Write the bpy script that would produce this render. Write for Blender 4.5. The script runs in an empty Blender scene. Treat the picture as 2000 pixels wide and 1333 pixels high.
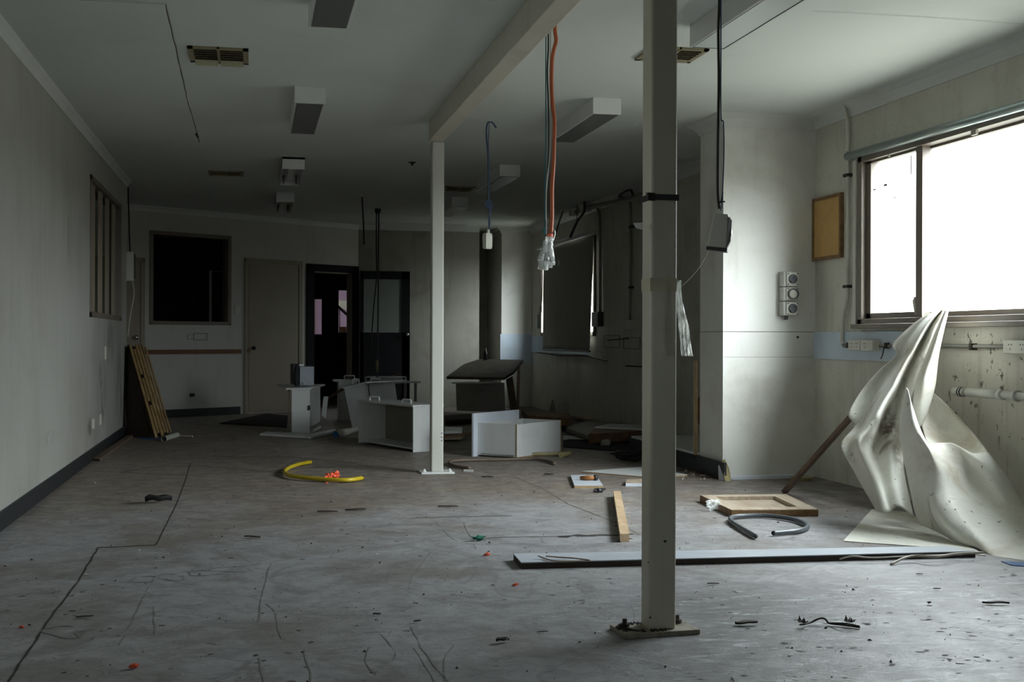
import bpy, bmesh, math, random
from mathutils import Vector, Matrix, noise
random.seed(7)
C = bpy.context.scene.collection
V = Vector
# ------------------------------------------------------------------ camera, world, light, exposure
F, CY0 = 2400.0, 661.0                       # focal length and horizon row, in pixels of the 2000 x 1333 frame
YAW = math.atan(507/2400); ROLL = math.radians(.17)
W0 = V((math.sin(YAW), math.cos(YAW), 0)); R0 = V((math.cos(YAW), -math.sin(YAW), 0)); UZ = V((0, 0, 1))
CR = math.cos(ROLL)*R0 + math.sin(ROLL)*UZ; CU = -math.sin(ROLL)*R0 + math.cos(ROLL)*UZ
EYE = V((0, 0, 1.0))
cd = bpy.data.cameras.new('camera'); cam = bpy.data.objects.new('camera', cd); C.objects.link(cam)
m = Matrix((CR, CU, -W0)).transposed().to_4x4(); m.translation = EYE; cam.matrix_world = m
cd.sensor_width = 36; cd.lens = 36*F/2000; cd.clip_start = .05; cd.clip_end = 200
cd.shift_y = -(666.5-CY0)/2000
bpy.context.scene.camera = cam
world = bpy.data.worlds.new('world'); bpy.context.scene.world = world; world.use_nodes = True
wn = world.node_tree; wn.nodes.clear()
wo = wn.nodes.new('ShaderNodeOutputWorld'); bg = wn.nodes.new('ShaderNodeBackground')
# overcast sky: dim ground below the horizon, brighter upwards, brightest haze towards the veiled sun (low in -y, +x)
GROUND, SKY_LOW, SKY_UP, GLOW = 5.0, 7.0, 36.0, 28.0
def wmath(op, a, b=None, c=None):
    x = wn.nodes.new('ShaderNodeMath'); x.operation = op
    for i, q in enumerate((a, b, c)):
        if q is None: continue
        if isinstance(q, (int, float)): x.inputs[i].default_value = q
        else: wn.links.new(q, x.inputs[i])
    return x.outputs[0]
def wstep(v, a, b):
    x = wn.nodes.new('ShaderNodeMapRange'); x.interpolation_type = 'SMOOTHSTEP'; wn.links.new(v, x.inputs[0])
    x.inputs[1].default_value = a; x.inputs[2].default_value = b; return x.outputs[0]
tc = wn.nodes.new('ShaderNodeTexCoord'); sx = wn.nodes.new('ShaderNodeSeparateXYZ'); wn.links.new(tc.outputs['Generated'], sx.inputs[0])
dx, dy, dz = sx.outputs
az = wmath('MAXIMUM', wmath('ADD', wmath('MULTIPLY', dx, .50), wmath('MULTIPLY', dy, -.866)), 0.0)
lobe = wmath('POWER', az, 3.0); upf = wstep(dz, 0.02, .50); above = wstep(dz, -.02, .03)
skyv = wmath('ADD', SKY_LOW, wmath('MULTIPLY', wmath('MULTIPLY', upf, SKY_UP), wmath('ADD', .72, wmath('MULTIPLY', lobe, .28))))
skyv = wmath('ADD', skyv, wmath('MULTIPLY', lobe, GLOW))
val = wmath('ADD', wmath('MULTIPLY', above, skyv), wmath('MULTIPLY', wmath('SUBTRACT', 1.0, above), GROUND))
wmix = wn.nodes.new('ShaderNodeMix'); wmix.data_type = 'RGBA'; wn.links.new(above, wmix.inputs[0])
wmix.inputs[6].default_value = (1.0, 1.0, .90, 1); wmix.inputs[7].default_value = (.95, .98, 1.0, 1)
wn.links.new(wmix.outputs[2], bg.inputs[0]); wn.links.new(val, bg.inputs[1])
wn.links.new(bg.outputs[0], wo.inputs[0])
vs = bpy.context.scene.view_settings
vs.view_transform = 'Standard'; vs.look = 'None'; vs.gamma = 1; vs.use_curve_mapping = False
vs.exposure = 0.0
H = 2.605; XL = -1.27; XR = 4.0
WIN1 = (4.85, 7.58, 1.10, 2.225); WIN2 = (14.1, 16.86, 1.03, 2.235)
def portal(loc, rot, sx, sy):
    l = bpy.data.lights.new('window_portal', 'AREA'); l.shape = 'RECTANGLE'; l.size = sx; l.size_y = sy
    l.cycles.is_portal = True
    o = bpy.data.objects.new('window_portal', l); o.location = loc; o.rotation_euler = rot; C.objects.link(o)
for w in (WIN1, WIN2):
    portal((XR+.14, (w[0]+w[1])/2, (w[2]+w[3])/2), (0, math.pi/2, 0), w[3]-w[2], w[1]-w[0])
portal((XL-.14, 4.0, 1.55), (0, -math.pi/2, 0), .8, .9)
portal((1.35, -14.14, 1.55), (math.pi/2, 0, 0), 1.5, 1.2)
portal((2.88, 24.12, 1.4), (-math.pi/2, 0, 0), 2.1, 1.9)

# ------------------------------------------------------------------ turning a pixel into a point on a known plane
def ray(x, y): return W0 + CR*((x-1000)/F) + CU*((CY0-y)/F)
def at(x, y, z=0.0): d = ray(x, y); return EYE + d*((z-1)/d.z)
def atX(x, y, X): d = ray(x, y); return EYE + d*(X/d.x)
def atY(x, y, Y): d = ray(x, y); return EYE + d*(Y/d.y)
def atD(x, y, D): return EYE + ray(x, y)*D

# ------------------------------------------------------------------ materials
def new_mat(n):
    m = bpy.data.materials.new(n); m.use_nodes = True; nt = m.node_tree; nt.nodes.clear()
    o = nt.nodes.new('ShaderNodeOutputMaterial'); b = nt.nodes.new('ShaderNodeBsdfPrincipled')
    nt.links.new(b.outputs[0], o.inputs[0]); return m, nt, b
def c4(c): return (c[0], c[1], c[2], 1)
class G:
    """little node graph helper"""
    def __init__(s, nt):
        s.nt = nt; g = nt.nodes.new('ShaderNodeNewGeometry'); s.pos = g.outputs['Position']
    def n(s, t, **k):
        x = s.nt.nodes.new(t)
        for a, b in k.items(): setattr(x, a, b)
        return x
    def link(s, a, b): s.nt.links.new(a, b)
    def mapped(s, scale=(1, 1, 1), rot=(0, 0, 0)):
        mp = s.n('ShaderNodeMapping'); s.link(s.pos, mp.inputs[0])
        mp.inputs['Scale'].default_value = scale; mp.inputs['Rotation'].default_value = rot; return mp.outputs[0]
    def noise(s, sc, det=5, rough=.55, vec=None, dist=0):
        x = s.n('ShaderNodeTexNoise'); s.link(vec or s.pos, x.inputs['Vector'])
        x.inputs['Scale'].default_value = sc; x.inputs['Detail'].default_value = det
        x.inputs['Roughness'].default_value = rough; x.inputs['Distortion'].default_value = dist
        return x.outputs['Fac']
    def ramp(s, v, a, b, lo=0, hi=1):
        x = s.n('ShaderNodeMapRange', interpolation_type='SMOOTHSTEP'); s.link(v, x.inputs[0])
        for i, q in enumerate((a, b, lo, hi)): x.inputs[1+i].default_value = q
        return x.outputs[0]
    def math(s, op, a, b=None):
        x = s.n('ShaderNodeMath', operation=op)
        for i, q in enumerate((a, b)):
            if q is None: continue
            if isinstance(q, (int, float)): x.inputs[i].default_value = q
            else: s.link(q, x.inputs[i])
        return x.outputs[0]
    def mix(s, f, a, b):
        x = s.n('ShaderNodeMix', data_type='RGBA')
        if isinstance(f, (int, float)): x.inputs[0].default_value = f
        else: s.link(f, x.inputs[0])
        for i, q in ((6, a), (7, b)):
            if isinstance(q, tuple): x.inputs[i].default_value = c4(q)
            else: s.link(q, x.inputs[i])
        return x.outputs[2]
    def sep(s):
        x = s.n('ShaderNodeSeparateXYZ'); s.link(s.pos, x.inputs[0]); return x.outputs
    def bump(s, h, b, st=.3, d=.01):
        x = s.n('ShaderNodeBump'); x.inputs['Strength'].default_value = st; x.inputs['Distance'].default_value = d
        s.link(h, x.inputs['Height']); s.link(x.outputs[0], b.inputs['Normal'])
def plain(n, col, rough=.5, metal=0, spec=.5, var=.12, sc=6, bump=0):
    m, nt, b = new_mat(n); g = G(nt)
    d = tuple(c*(1-var*2) for c in col); h = tuple(min(1, c*(1+var)) for c in col)
    g.link(g.mix(g.noise(sc, 6, .6), d, h), b.inputs['Base Color'])
    b.inputs['Roughness'].default_value = rough; b.inputs['Metallic'].default_value = metal
    b.inputs['Specular IOR Level'].default_value = spec
    if bump: g.bump(g.noise(sc*6, 4), b, bump, .004)
    return m
def grimy(n, col, dirt, amt=.5, spots=.3, rough=.6, streak=True, sc=1.6, spec=.35):
    """painted wall: broad stains, drip streaks and small dark specks"""
    m, nt, b = new_mat(n); g = G(nt)
    broad = g.ramp(g.noise(sc, 6, .6, dist=.4), .45, .75)
    c = g.mix(g.math('MULTIPLY', broad, amt), col, dirt)
    if streak:
        st = g.ramp(g.noise(2.2, 5, .6, vec=g.mapped((3.5, 3.5, .45))), .52, .78)
        c = g.mix(g.math('MULTIPLY', st, amt*.7), c, dirt)
    if spots:
        sp = g.ramp(g.noise(26, 3, .7), .66, .72)
        sp2 = g.math('MULTIPLY', sp, g.ramp(g.noise(1.9, 3), .42, .6))
        c = g.mix(g.math('MULTIPLY', sp2, spots), c, tuple(x*.35 for x in dirt))
    fine = g.noise(60, 3)
    c = g.mix(g.math('MULTIPLY', fine, .14), c, dirt)
    g.link(c, b.inputs['Base Color']); b.inputs['Roughness'].default_value = rough
    b.inputs['Specular IOR Level'].default_value = spec
    g.bump(g.noise(9, 6), b, .12, .01)
    return m
def wood(n, a, c, sc=(3, 3, 30), rot=(0, 0, 0), rough=.6):
    m, nt, b = new_mat(n); g = G(nt)
    v = g.mapped(sc, rot)
    g.link(g.mix(g.ramp(g.noise(2.0, 6, .65, vec=v, dist=.6), .3, .7), a, c), b.inputs['Base Color'])
    b.inputs['Roughness'].default_value = rough; b.inputs['Specular IOR Level'].default_value = .3
    return m
def glass(n, tint=(.9, .93, .93), gl=.08, rough=.02, dirt=0.0, milk=0.0):
    m = bpy.data.materials.new(n); m.use_nodes = True; nt = m.node_tree; nt.nodes.clear(); g = G(nt)
    o = g.n('ShaderNodeOutputMaterial'); t = g.n('ShaderNodeBsdfTransparent'); s = g.n('ShaderNodeBsdfGlossy'); x = g.n('ShaderNodeMixShader')
    t.inputs[0].default_value = c4(tint); s.inputs['Roughness'].default_value = rough
    g.link(t.outputs[0], x.inputs[1]); g.link(s.outputs[0], x.inputs[2])
    lw = g.n('ShaderNodeLayerWeight'); lw.inputs[0].default_value = .5
    g.link(g.math('ADD', g.math('MULTIPLY', g.math('POWER', lw.outputs['Facing'], 4), gl*4), gl*.4), x.inputs[0])
    if dirt:
        d = g.n('ShaderNodeBsdfDiffuse'); d.inputs[0].default_value = (.6, .6, .57, 1)
        y = g.n('ShaderNodeMixShader'); g.link(x.outputs[0], y.inputs[1]); g.link(d.outputs[0], y.inputs[2])
        g.link(g.math('MULTIPLY', g.ramp(g.noise(3, 6, .7), .5, .8), dirt), y.inputs[0]); g.link(y.outputs[0], o.inputs[0])
    elif milk:
        d = g.n('ShaderNodeBsdfDiffuse'); d.inputs[0].default_value = (.85, .86, .84, 1); tr = g.n('ShaderNodeBsdfTranslucent'); tr.inputs[0].default_value = (.85, .86, .84, 1)
        a = g.n('ShaderNodeAddShader'); g.link(d.outputs[0], a.inputs[0]); g.link(tr.outputs[0], a.inputs[1])
        y = g.n('ShaderNodeMixShader'); g.link(x.outputs[0], y.inputs[1]); g.link(a.outputs[0], y.inputs[2])
        g.link(g.ramp(g.noise(40, 5, .7, vec=g.mapped((1, 1, .25)), dist=.6), .40, .66, milk*.35, min(1, milk*1.7)), y.inputs[0]); g.link(y.outputs[0], o.inputs[0])
    else: g.link(x.outputs[0], o.inputs[0])
    return m

def floor_material():
    m, nt, b = new_mat('stained_concrete'); g = G(nt); X, Y, Zz = g.sep()
    n1 = g.noise(1.1, 7, .62, dist=.5); n2 = g.noise(8, 10, .78, vec=g.mapped((1, 1, 1), (0, 0, .3)), dist=.4); n3 = g.noise(45, 4, .7)
    c = g.mix(g.ramp(n2, .32, .68), (.25, .247, .255), (.365, .367, .385))
    c = g.mix(g.math('MULTIPLY', g.ramp(n1, .44, .66), .75), c, (.175, .158, .142))
    # brown dirt film that thickens towards the wrecked far end and in the corner by the pier
    f1 = g.math('ADD', g.ramp(Y, 4.6, 9.4), g.math('MULTIPLY', g.math('SUBTRACT', n1, .5), 1.1))
    f1 = g.ramp(f1, .1, .9)
    c = g.mix(g.math('MULTIPLY', f1, .82), c, g.mix(g.ramp(n2, .3, .7), (.13, .10, .078), (.30, .245, .195)))
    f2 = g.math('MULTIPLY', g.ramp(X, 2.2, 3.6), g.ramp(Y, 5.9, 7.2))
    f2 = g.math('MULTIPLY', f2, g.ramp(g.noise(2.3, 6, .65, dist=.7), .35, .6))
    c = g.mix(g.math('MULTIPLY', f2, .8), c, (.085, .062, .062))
    # tide marks of dried puddles: thin contour lines of a slow noise
    slow = g.noise(.9, 3, .5, dist=1.2)
    tide = g.ramp(g.math('ABSOLUTE', g.math('SUBTRACT', slow, .52)), .0, .012, 1, 0)
    c = g.mix(g.math('MULTIPLY', g.math('MULTIPLY', tide, g.ramp(n2, .35, .55)), .28), c, (.055, .045, .038))
    # patchy worn film, grains and short dark dashes
    c = g.mix(g.math('MULTIPLY', g.ramp(g.noise(2.2, 8, .72, dist=1.5), .50, .62), .5), c, (.15, .135, .125))
    c = g.mix(g.math('MULTIPLY', g.ramp(g.noise(13, 6, .75, vec=g.mapped((.6, 1.6, 1), (0, 0, .2)), dist=1.2), .56, .68), .5), c, (.12, .11, .105))
    c = g.mix(g.math('MULTIPLY', g.ramp(g.noise(28, 4, .7, vec=g.mapped((.45, 1.4, 1), (0, 0, -.25)), dist=.4), .60, .67), .55), c, (.075, .065, .06))
    # scratches
    for rot, s in ((.5, 2.0), (-.7, 2.6), (1.3, 2.2)):
        sc = g.noise(s, 3, .5, vec=g.mapped((16, .35, 1), (0, 0, rot)))
        c = g.mix(g.math('MULTIPLY', g.math('MULTIPLY', g.ramp(sc, .70, .76), g.ramp(n1, .45, .6)), .45), c, (.07, .062, .058))
    # dark flecks
    c = g.mix(g.math('MULTIPLY', g.ramp(g.noise(19, 5, .7, dist=.6), .64, .70), .7), c, (.04, .035, .03))
    c = g.mix(g.math('MULTIPLY', g.ramp(n3, .68, .74), .55), c, (.04, .036, .033))
    # pale scraped screed in the near right corner
    mk = g.math('MULTIPLY', g.ramp(X, .7, 1.8), g.ramp(Y, 5.0, 4.2))
    c = g.mix(g.math('MULTIPLY', mk, .55), c, (.15, .15, .158))
    wv = g.noise(6, 6, .72, vec=g.mapped((1, 3.2, 1), (0, 0, -.55)), dist=1.0)
    c = g.mix(g.math('MULTIPLY', g.math('MULTIPLY', g.ramp(wv, .56, .66), mk), .75), c, (.55, .59, .64))
    c = g.mix(g.math('MULTIPLY', g.math('MULTIPLY', g.ramp(wv, .60, .40), mk), .8), c, (.10, .095, .10))
    g.link(c, b.inputs['Base Color'])
    r = g.n('ShaderNodeMapRange'); g.link(n2, r.inputs[0])
    for i, q in enumerate((.3, .7, .62, .38)): r.inputs[1+i].default_value = q
    g.link(r.outputs[0], b.inputs['Roughness']); b.inputs['Specular IOR Level'].default_value = .5
    g.bump(g.math('ADD', n2, g.math('MULTIPLY', n3, .25)), b, .35, .012)
    return m

M = {}
M['floor'] = floor_material()
M['ceiling'] = grimy('ceiling_paint', (.66, .70, .67), (.42, .42, .38), .25, .0, .75, False, .8)
M['wall_left'] = grimy('wall_paint_pale', (.46, .455, .43), (.22, .20, .165), .45, .15, .6)
M['wall_far'] = grimy('wall_paint_far', (.50, .495, .46), (.34, .30, .25), .35, .2, .6)
M['wall'] = grimy('wall_paint_cream', (.62, .61, .55), (.27, .235, .185), .6, .5, .6)
M['wall_dark'] = grimy('wall_paint_soiled', (.33, .32, .28), (.18, .155, .12), .7, .5, .65)
M['pier'] = grimy('pier_board_paint', (.72, .72, .68), (.33, .30, .24), .35, .18, .5)
M['cornice'] = grimy('cornice_paint', (.62, .64, .62), (.36, .34, .30), .3, .2, .6, False)
M['skirting'] = plain('black_skirting_vinyl', (.018, .02, .024), .45)
M['blue'] = grimy('pale_blue_board', (.60, .70, .80), (.32, .36, .40), .45, .5, .5)
M['steel'] = grimy('cream_steel_paint', (.60, .57, .475), (.30, .27, .20), .3, .05, .42, True, 2.2, .5)
M['steel_lt'] = grimy('pale_steel_paint', (.48, .48, .44), (.32, .30, .25), .3, .05, .42, True, 2.2, .5)
M['white'] = plain('white_enamel', (.66, .67, .66), .4, var=.05)
M['melamine'] = grimy('white_melamine', (.74, .76, .76), (.34, .33, .30), .25, .1, .32, True, 3, .5)
M['melamine_blue'] = plain('pale_blue_melamine', (.62, .66, .73), .35, var=.08)
M['chip'] = plain('raw_chipboard_edge', (.40, .28, .15), .8, var=.25, sc=40)
M['dark_chip'] = plain('soaked_chipboard_edge', (.045, .032, .024), .8, var=.3, sc=30)
M['diffuser'] = plain('prismatic_acrylic', (.13, .135, .13), .35, var=.03)
M['diffuser_lt'] = plain('opal_acrylic', (.66, .70, .69), .3, var=.03)
M['vent'] = plain('yellowed_vent_plastic', (.30, .26, .16), .5, var=.2)
M['vent_slat'] = plain('pale_yellow_vane', (.42, .40, .26), .5, var=.1)
M['black'] = plain('black_rubber', (.012, .012, .013), .5)
M['void'] = plain('dark_duct_inside', (.01, .01, .01), .9)
M['black_door'] = plain('black_door_paint', (.018, .018, .020), .8, spec=.12, var=.1)
M['cream_door'] = grimy('cream_door_paint', (.31, .27, .205), (.18, .15, .10), .3, .2, .5)
M['brown'] = wood('brown_rail_wood', (.13, .065, .035), (.20, .10, .055), (4, 4, 40))
M['frame'] = grimy('bronze_window_frame', (.20, .17, .14), (.09, .07, .055), .5, .3, .45, False)
M['mullion'] = wood('tan_mullion_wood', (.28, .24, .18), (.34, .29, .22), (6, 6, 1))
M['cork'] = plain('cork_board', (.58, .36, .125), .9, var=.12, sc=14, bump=.3)
M['cork_frame'] = wood('dark_oak_frame', (.16, .09, .04), (.26, .15, .07), (12, 12, 12))
M['timber'] = wood('pine_timber', (.42, .29, .17), (.58, .43, .28), (14, 2.5, 14))
M['bench_wood'] = wood('grimy_bench_top', (.05, .043, .034), (.10, .085, .068), (3, 3, 3))
M['shaded_back'] = plain('shaded_back_brown', (.25, .235, .20), .7)  # darker back colour paints in the shade under the cupboard lid
M['timber_dark'] = wood('old_dark_timber', (.13, .09, .065), (.21, .15, .11), (6, 6, 3))
M['rust_wood'] = wood('reddish_timber', (.14, .075, .04), (.24, .135, .075), (3, 10, 10))
M['ply'] = wood('dusty_plywood', (.36, .28, .20), (.50, .42, .33), (9, 2, 9))
M['slat'] = wood('amber_slat_wood', (.24, .145, .06), (.42, .28, .13), (5, 5, .7))
M['slat_dark'] = wood('blackened_slat_wood', (.014, .010, .007), (.03, .02, .012), (12, 12, 2))
M['pvc'] = plain('grey_white_pvc', (.55, .55, .50), .35, var=.15, sc=25)
M['conduit'] = grimy('painted_conduit', (.66, .65, .60), (.25, .22, .17), .5, .3, .4, False, 5)
M['conduit_dk'] = grimy('dull_conduit', (.24, .235, .21), (.12, .11, .09), .5, .3, .5, False, 5)
M['plastic'] = plain('cream_switch_plastic', (.58, .57, .50), .35, var=.1, sc=15)
M['grey_plastic'] = plain('grey_industrial_plastic', (.46, .46, .42), .4, var=.1, sc=10)
M['dark_plastic'] = plain('dark_grey_plastic', (.04, .04, .045), .35)
M['steel_bare'] = plain('dull_sheet_steel', (.30, .33, .37), .45, metal=.3, var=.15)
M['chrome'] = plain('chrome', (.6, .6, .6), .15, metal=1, var=.02)
M['yellow_hose'] = plain('yellow_hose_rubber', (.55, .40, .015), .4, var=.12)
M['orange'] = plain('orange_foam', (.85, .13, .055), .5, var=.1)
M['orange_cable'] = plain('orange_cable_sheath', (.52, .13, .05), .4, var=.06)
M['blue_cord'] = plain('blue_cord', (.03, .06, .13), .5)
M['teal_cord'] = plain('teal_cord', (.02, .20, .24), .5)
M['green'] = plain('green_scrap', (.02, .15, .10), .4)
M['grey_hose'] = plain('grey_hose_rubber', (.10, .115, .13), .35, var=.1)
M['brown_hose'] = plain('dusty_brown_hose', (.16, .115, .085), .6, var=.2)
M['tin'] = plain('yellowed_tin', (.34, .29, .14), .5, var=.25, sc=20)
M['rust'] = plain('orange_rust', (.35, .14, .04), .6, var=.3, sc=30)
M['leaf'] = plain('dry_dark_leaf', (.05, .038, .03), .7, var=.3, sc=30)
M['twig'] = plain('grey_twig', (.16, .13, .10), .7, var=.3, sc=30)
M['strip'] = plain('torn_beige_strip', (.42, .38, .32), .5, var=.2, sc=30)
M['blue_tape'] = plain('blue_tape', (.02, .11, .30), .4)
M['pale_bit'] = plain('pale_plaster_bit', (.60, .60, .56), .7, var=.2, sc=50)
M['stain'] = plain('dried_black_stain', (.032, .026, .023), .7, var=.3, sc=20)
M['crack'] = plain('dirt_filled_joint', (.035, .03, .027), .8, var=.3, sc=20)
M['dirt_line'] = plain('grime_line', (.16, .14, .12), .8, var=.3, sc=20)
M['purple'] = plain('purple_wall_paint', (.60, .42, .66), .6, var=.06)
M['red'] = plain('red_gloss_paint', (.45, .05, .07), .4)
M['paper'] = plain('white_notice_paper', (.75, .75, .72), .7, var=.03)
M['blind'] = grimy('grey_blind_cloth', (.42, .41, .37), (.30, .28, .25), .4, .1, .8)
M['roller'] = plain('satin_blind_tube', (.42, .50, .50), .28, metal=.7, var=.06)
M['glass'] = glass('window_glass')
M['glass_dirty'] = glass('smudged_window_glass', dirt=.25)
M['glass_dim'] = glass('dusty_door_glass', (.8, .82, .8), dirt=.3)
M['clear'] = glass('clear_plastic', (.90, .92, .94), .22, .12, 0, .24)
M['glass_low'] = glass('dull_pane', (.8, .82, .81), .05, .06)
M['frosted'] = plain('frosted_door_glass', (.24, .26, .24), .5, spec=.2, var=.06)
M['film'] = glass('crinkled_clear_film', (.9, .9, .88), .25, .25, 0, .42)
def wall_right_mat():
    m, nt, b = new_mat('wall_paint_mouldy'); g = G(nt); X, Y, Zz = g.sep()
    low = g.ramp(Zz, 1.12, 1.02); near = g.ramp(Y, 7.4, 6.9); worst = g.math('MULTIPLY', low, near)
    c = g.mix(g.math('MULTIPLY', g.ramp(g.noise(1.7, 6, .62, dist=.5), .42, .72), .4), (.62, .61, .535), (.33, .29, .225))
    dr = g.ramp(g.noise(2.4, 5, .62, vec=g.mapped((4, 4, .5))), .5, .74)
    c = g.mix(g.math('MULTIPLY', dr, g.math('ADD', .25, g.math('MULTIPLY', worst, .35))), c, (.24, .19, .13))
    c = g.mix(g.math('MULTIPLY', worst, .42), c, (.30, .27, .215)); c = g.mix(g.math('MULTIPLY', g.ramp(Zz, 2.2, 2.5), .25), c, (.33, .31, .26))
    # peeled and mouldy blots, thick under the window, fine elsewhere
    bl = g.ramp(g.noise(11, 5, .7, vec=g.mapped((1, 1.2, .9)), dist=.35), .585, .635)
    cl = g.ramp(g.noise(2.6, 3, .5), .38, .52)
    c = g.mix(g.math('MULTIPLY', g.math('MULTIPLY', bl, cl), g.math('ADD', .12, g.math('MULTIPLY', worst, .8))), c, (.055, .042, .032))
    fs = g.ramp(g.noise(55, 3, .6), .62, .70)
    mould = g.math('ADD', g.math('MULTIPLY', g.ramp(Zz, 2.15, 2.45), .6), g.math('ADD', .15, g.math('MULTIPLY', worst, .3)))
    c = g.mix(g.math('MULTIPLY', g.math('MULTIPLY', fs, g.ramp(g.noise(2.1, 3), .38, .6)), mould), c, (.10, .085, .065))
    g.link(c, b.inputs['Base Color']); b.inputs['Roughness'].default_value = .6; b.inputs['Specular IOR Level'].default_value = .35
    g.bump(g.math('SUBTRACT', g.noise(9, 6), g.math('MULTIPLY', bl, .6)), b, .25, .012)
    return m
M['wall_r'] = wall_right_mat()
def wall_left_mat():
    m, nt, b = new_mat('wall_paint_left'); g = G(nt); X, Y, Zz = g.sep()
    c = g.mix(g.math('MULTIPLY', g.ramp(g.noise(1.3, 6, .6, dist=.4), .42, .75), .35), (.40, .395, .365), (.22, .20, .16))
    dr = g.ramp(g.noise(2.0, 5, .6, vec=g.mapped((3.5, 3.0, .35))), .48, .76)
    c = g.mix(g.math('MULTIPLY', dr, .3), c, (.24, .22, .18))
    nz = g.noise(5, 5, .65, vec=g.mapped((1, 1, .5)), dist=.6)
    # soot around the old sockets and below the barred window
    for y0, z0, ry, rz, k in ((11.1, .52, .38, .34, .9), (11.7, .95, .55, .30, .55), (12.7, .5, .7, .6, .45), (10.35, .28, .22, .10, .8), (9.1, 1.75, .10, .30, .3), (8.3, .35, .5, .06, .5)):
        d = g.math('ADD', g.math('POWER', g.math('DIVIDE', g.math('SUBTRACT', Y, y0), ry), 2.0), g.math('POWER', g.math('DIVIDE', g.math('SUBTRACT', Zz, z0), rz), 2.0))
        f = g.math('MULTIPLY', g.ramp(d, 1.0, .0), g.ramp(nz, .42, .62))
        c = g.mix(g.math('MULTIPLY', f, k), c, (.05, .042, .034))
    g.link(c, b.inputs['Base Color']); b.inputs['Roughness'].default_value = .55; b.inputs['Specular IOR Level'].default_value = .35
    g.bump(g.noise(9, 6), b, .12, .01)
    return m
M['wall_l'] = wall_left_mat()
def drape_mat():
    m, nt, b = new_mat('soiled_beige_vinyl'); g = G(nt)
    c = g.mix(g.ramp(g.noise(2.6, 6, .6, dist=.5), .46, .74), (.74, .73, .66), (.48, .42, .33))
    c = g.mix(g.math('MULTIPLY', g.ramp(g.noise(5, 5, .65, vec=g.mapped((1, 1, .6)), dist=1), .60, .70), .6), c, (.16, .11, .08))
    for (px, py, d, r, k) in ((1716, 792, 7.0, .06, .8), (1726, 815, 6.9, .07, .9), (1734, 840, 6.9, .055, .9), (1745, 880, 6.85, .05, .55), (1752, 905, 6.8, .04, .5), (1775, 690, 6.95, .03, .5), (1815, 740, 6.75, .04, .45)):
        p = atD(px, py, d); vd = g.n('ShaderNodeVectorMath', operation='DISTANCE'); g.link(g.pos, vd.inputs[0]); vd.inputs[1].default_value = p
        f = g.math('MULTIPLY', g.ramp(vd.outputs['Value'], r*1.5, r*.3), g.ramp(g.noise(14, 4, .65, dist=.8), .38, .56))
        c = g.mix(g.math('MULTIPLY', f, k), c, (.15, .10, .075))
    c = g.mix(g.math('MULTIPLY', g.ramp(g.noise(34, 2, .5), .70, .74), .8), c, (.06, .05, .04))
    g.link(c, b.inputs['Base Color']); b.inputs['Roughness'].default_value = .50; b.inputs['Specular IOR Level'].default_value = .45
    g.bump(g.math('ADD', g.noise(5, 4, .5, dist=1.2), g.math('MULTIPLY', g.noise(120, 2), .03)), b, .35, .03)
    return m
M['drape'] = drape_mat()

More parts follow.
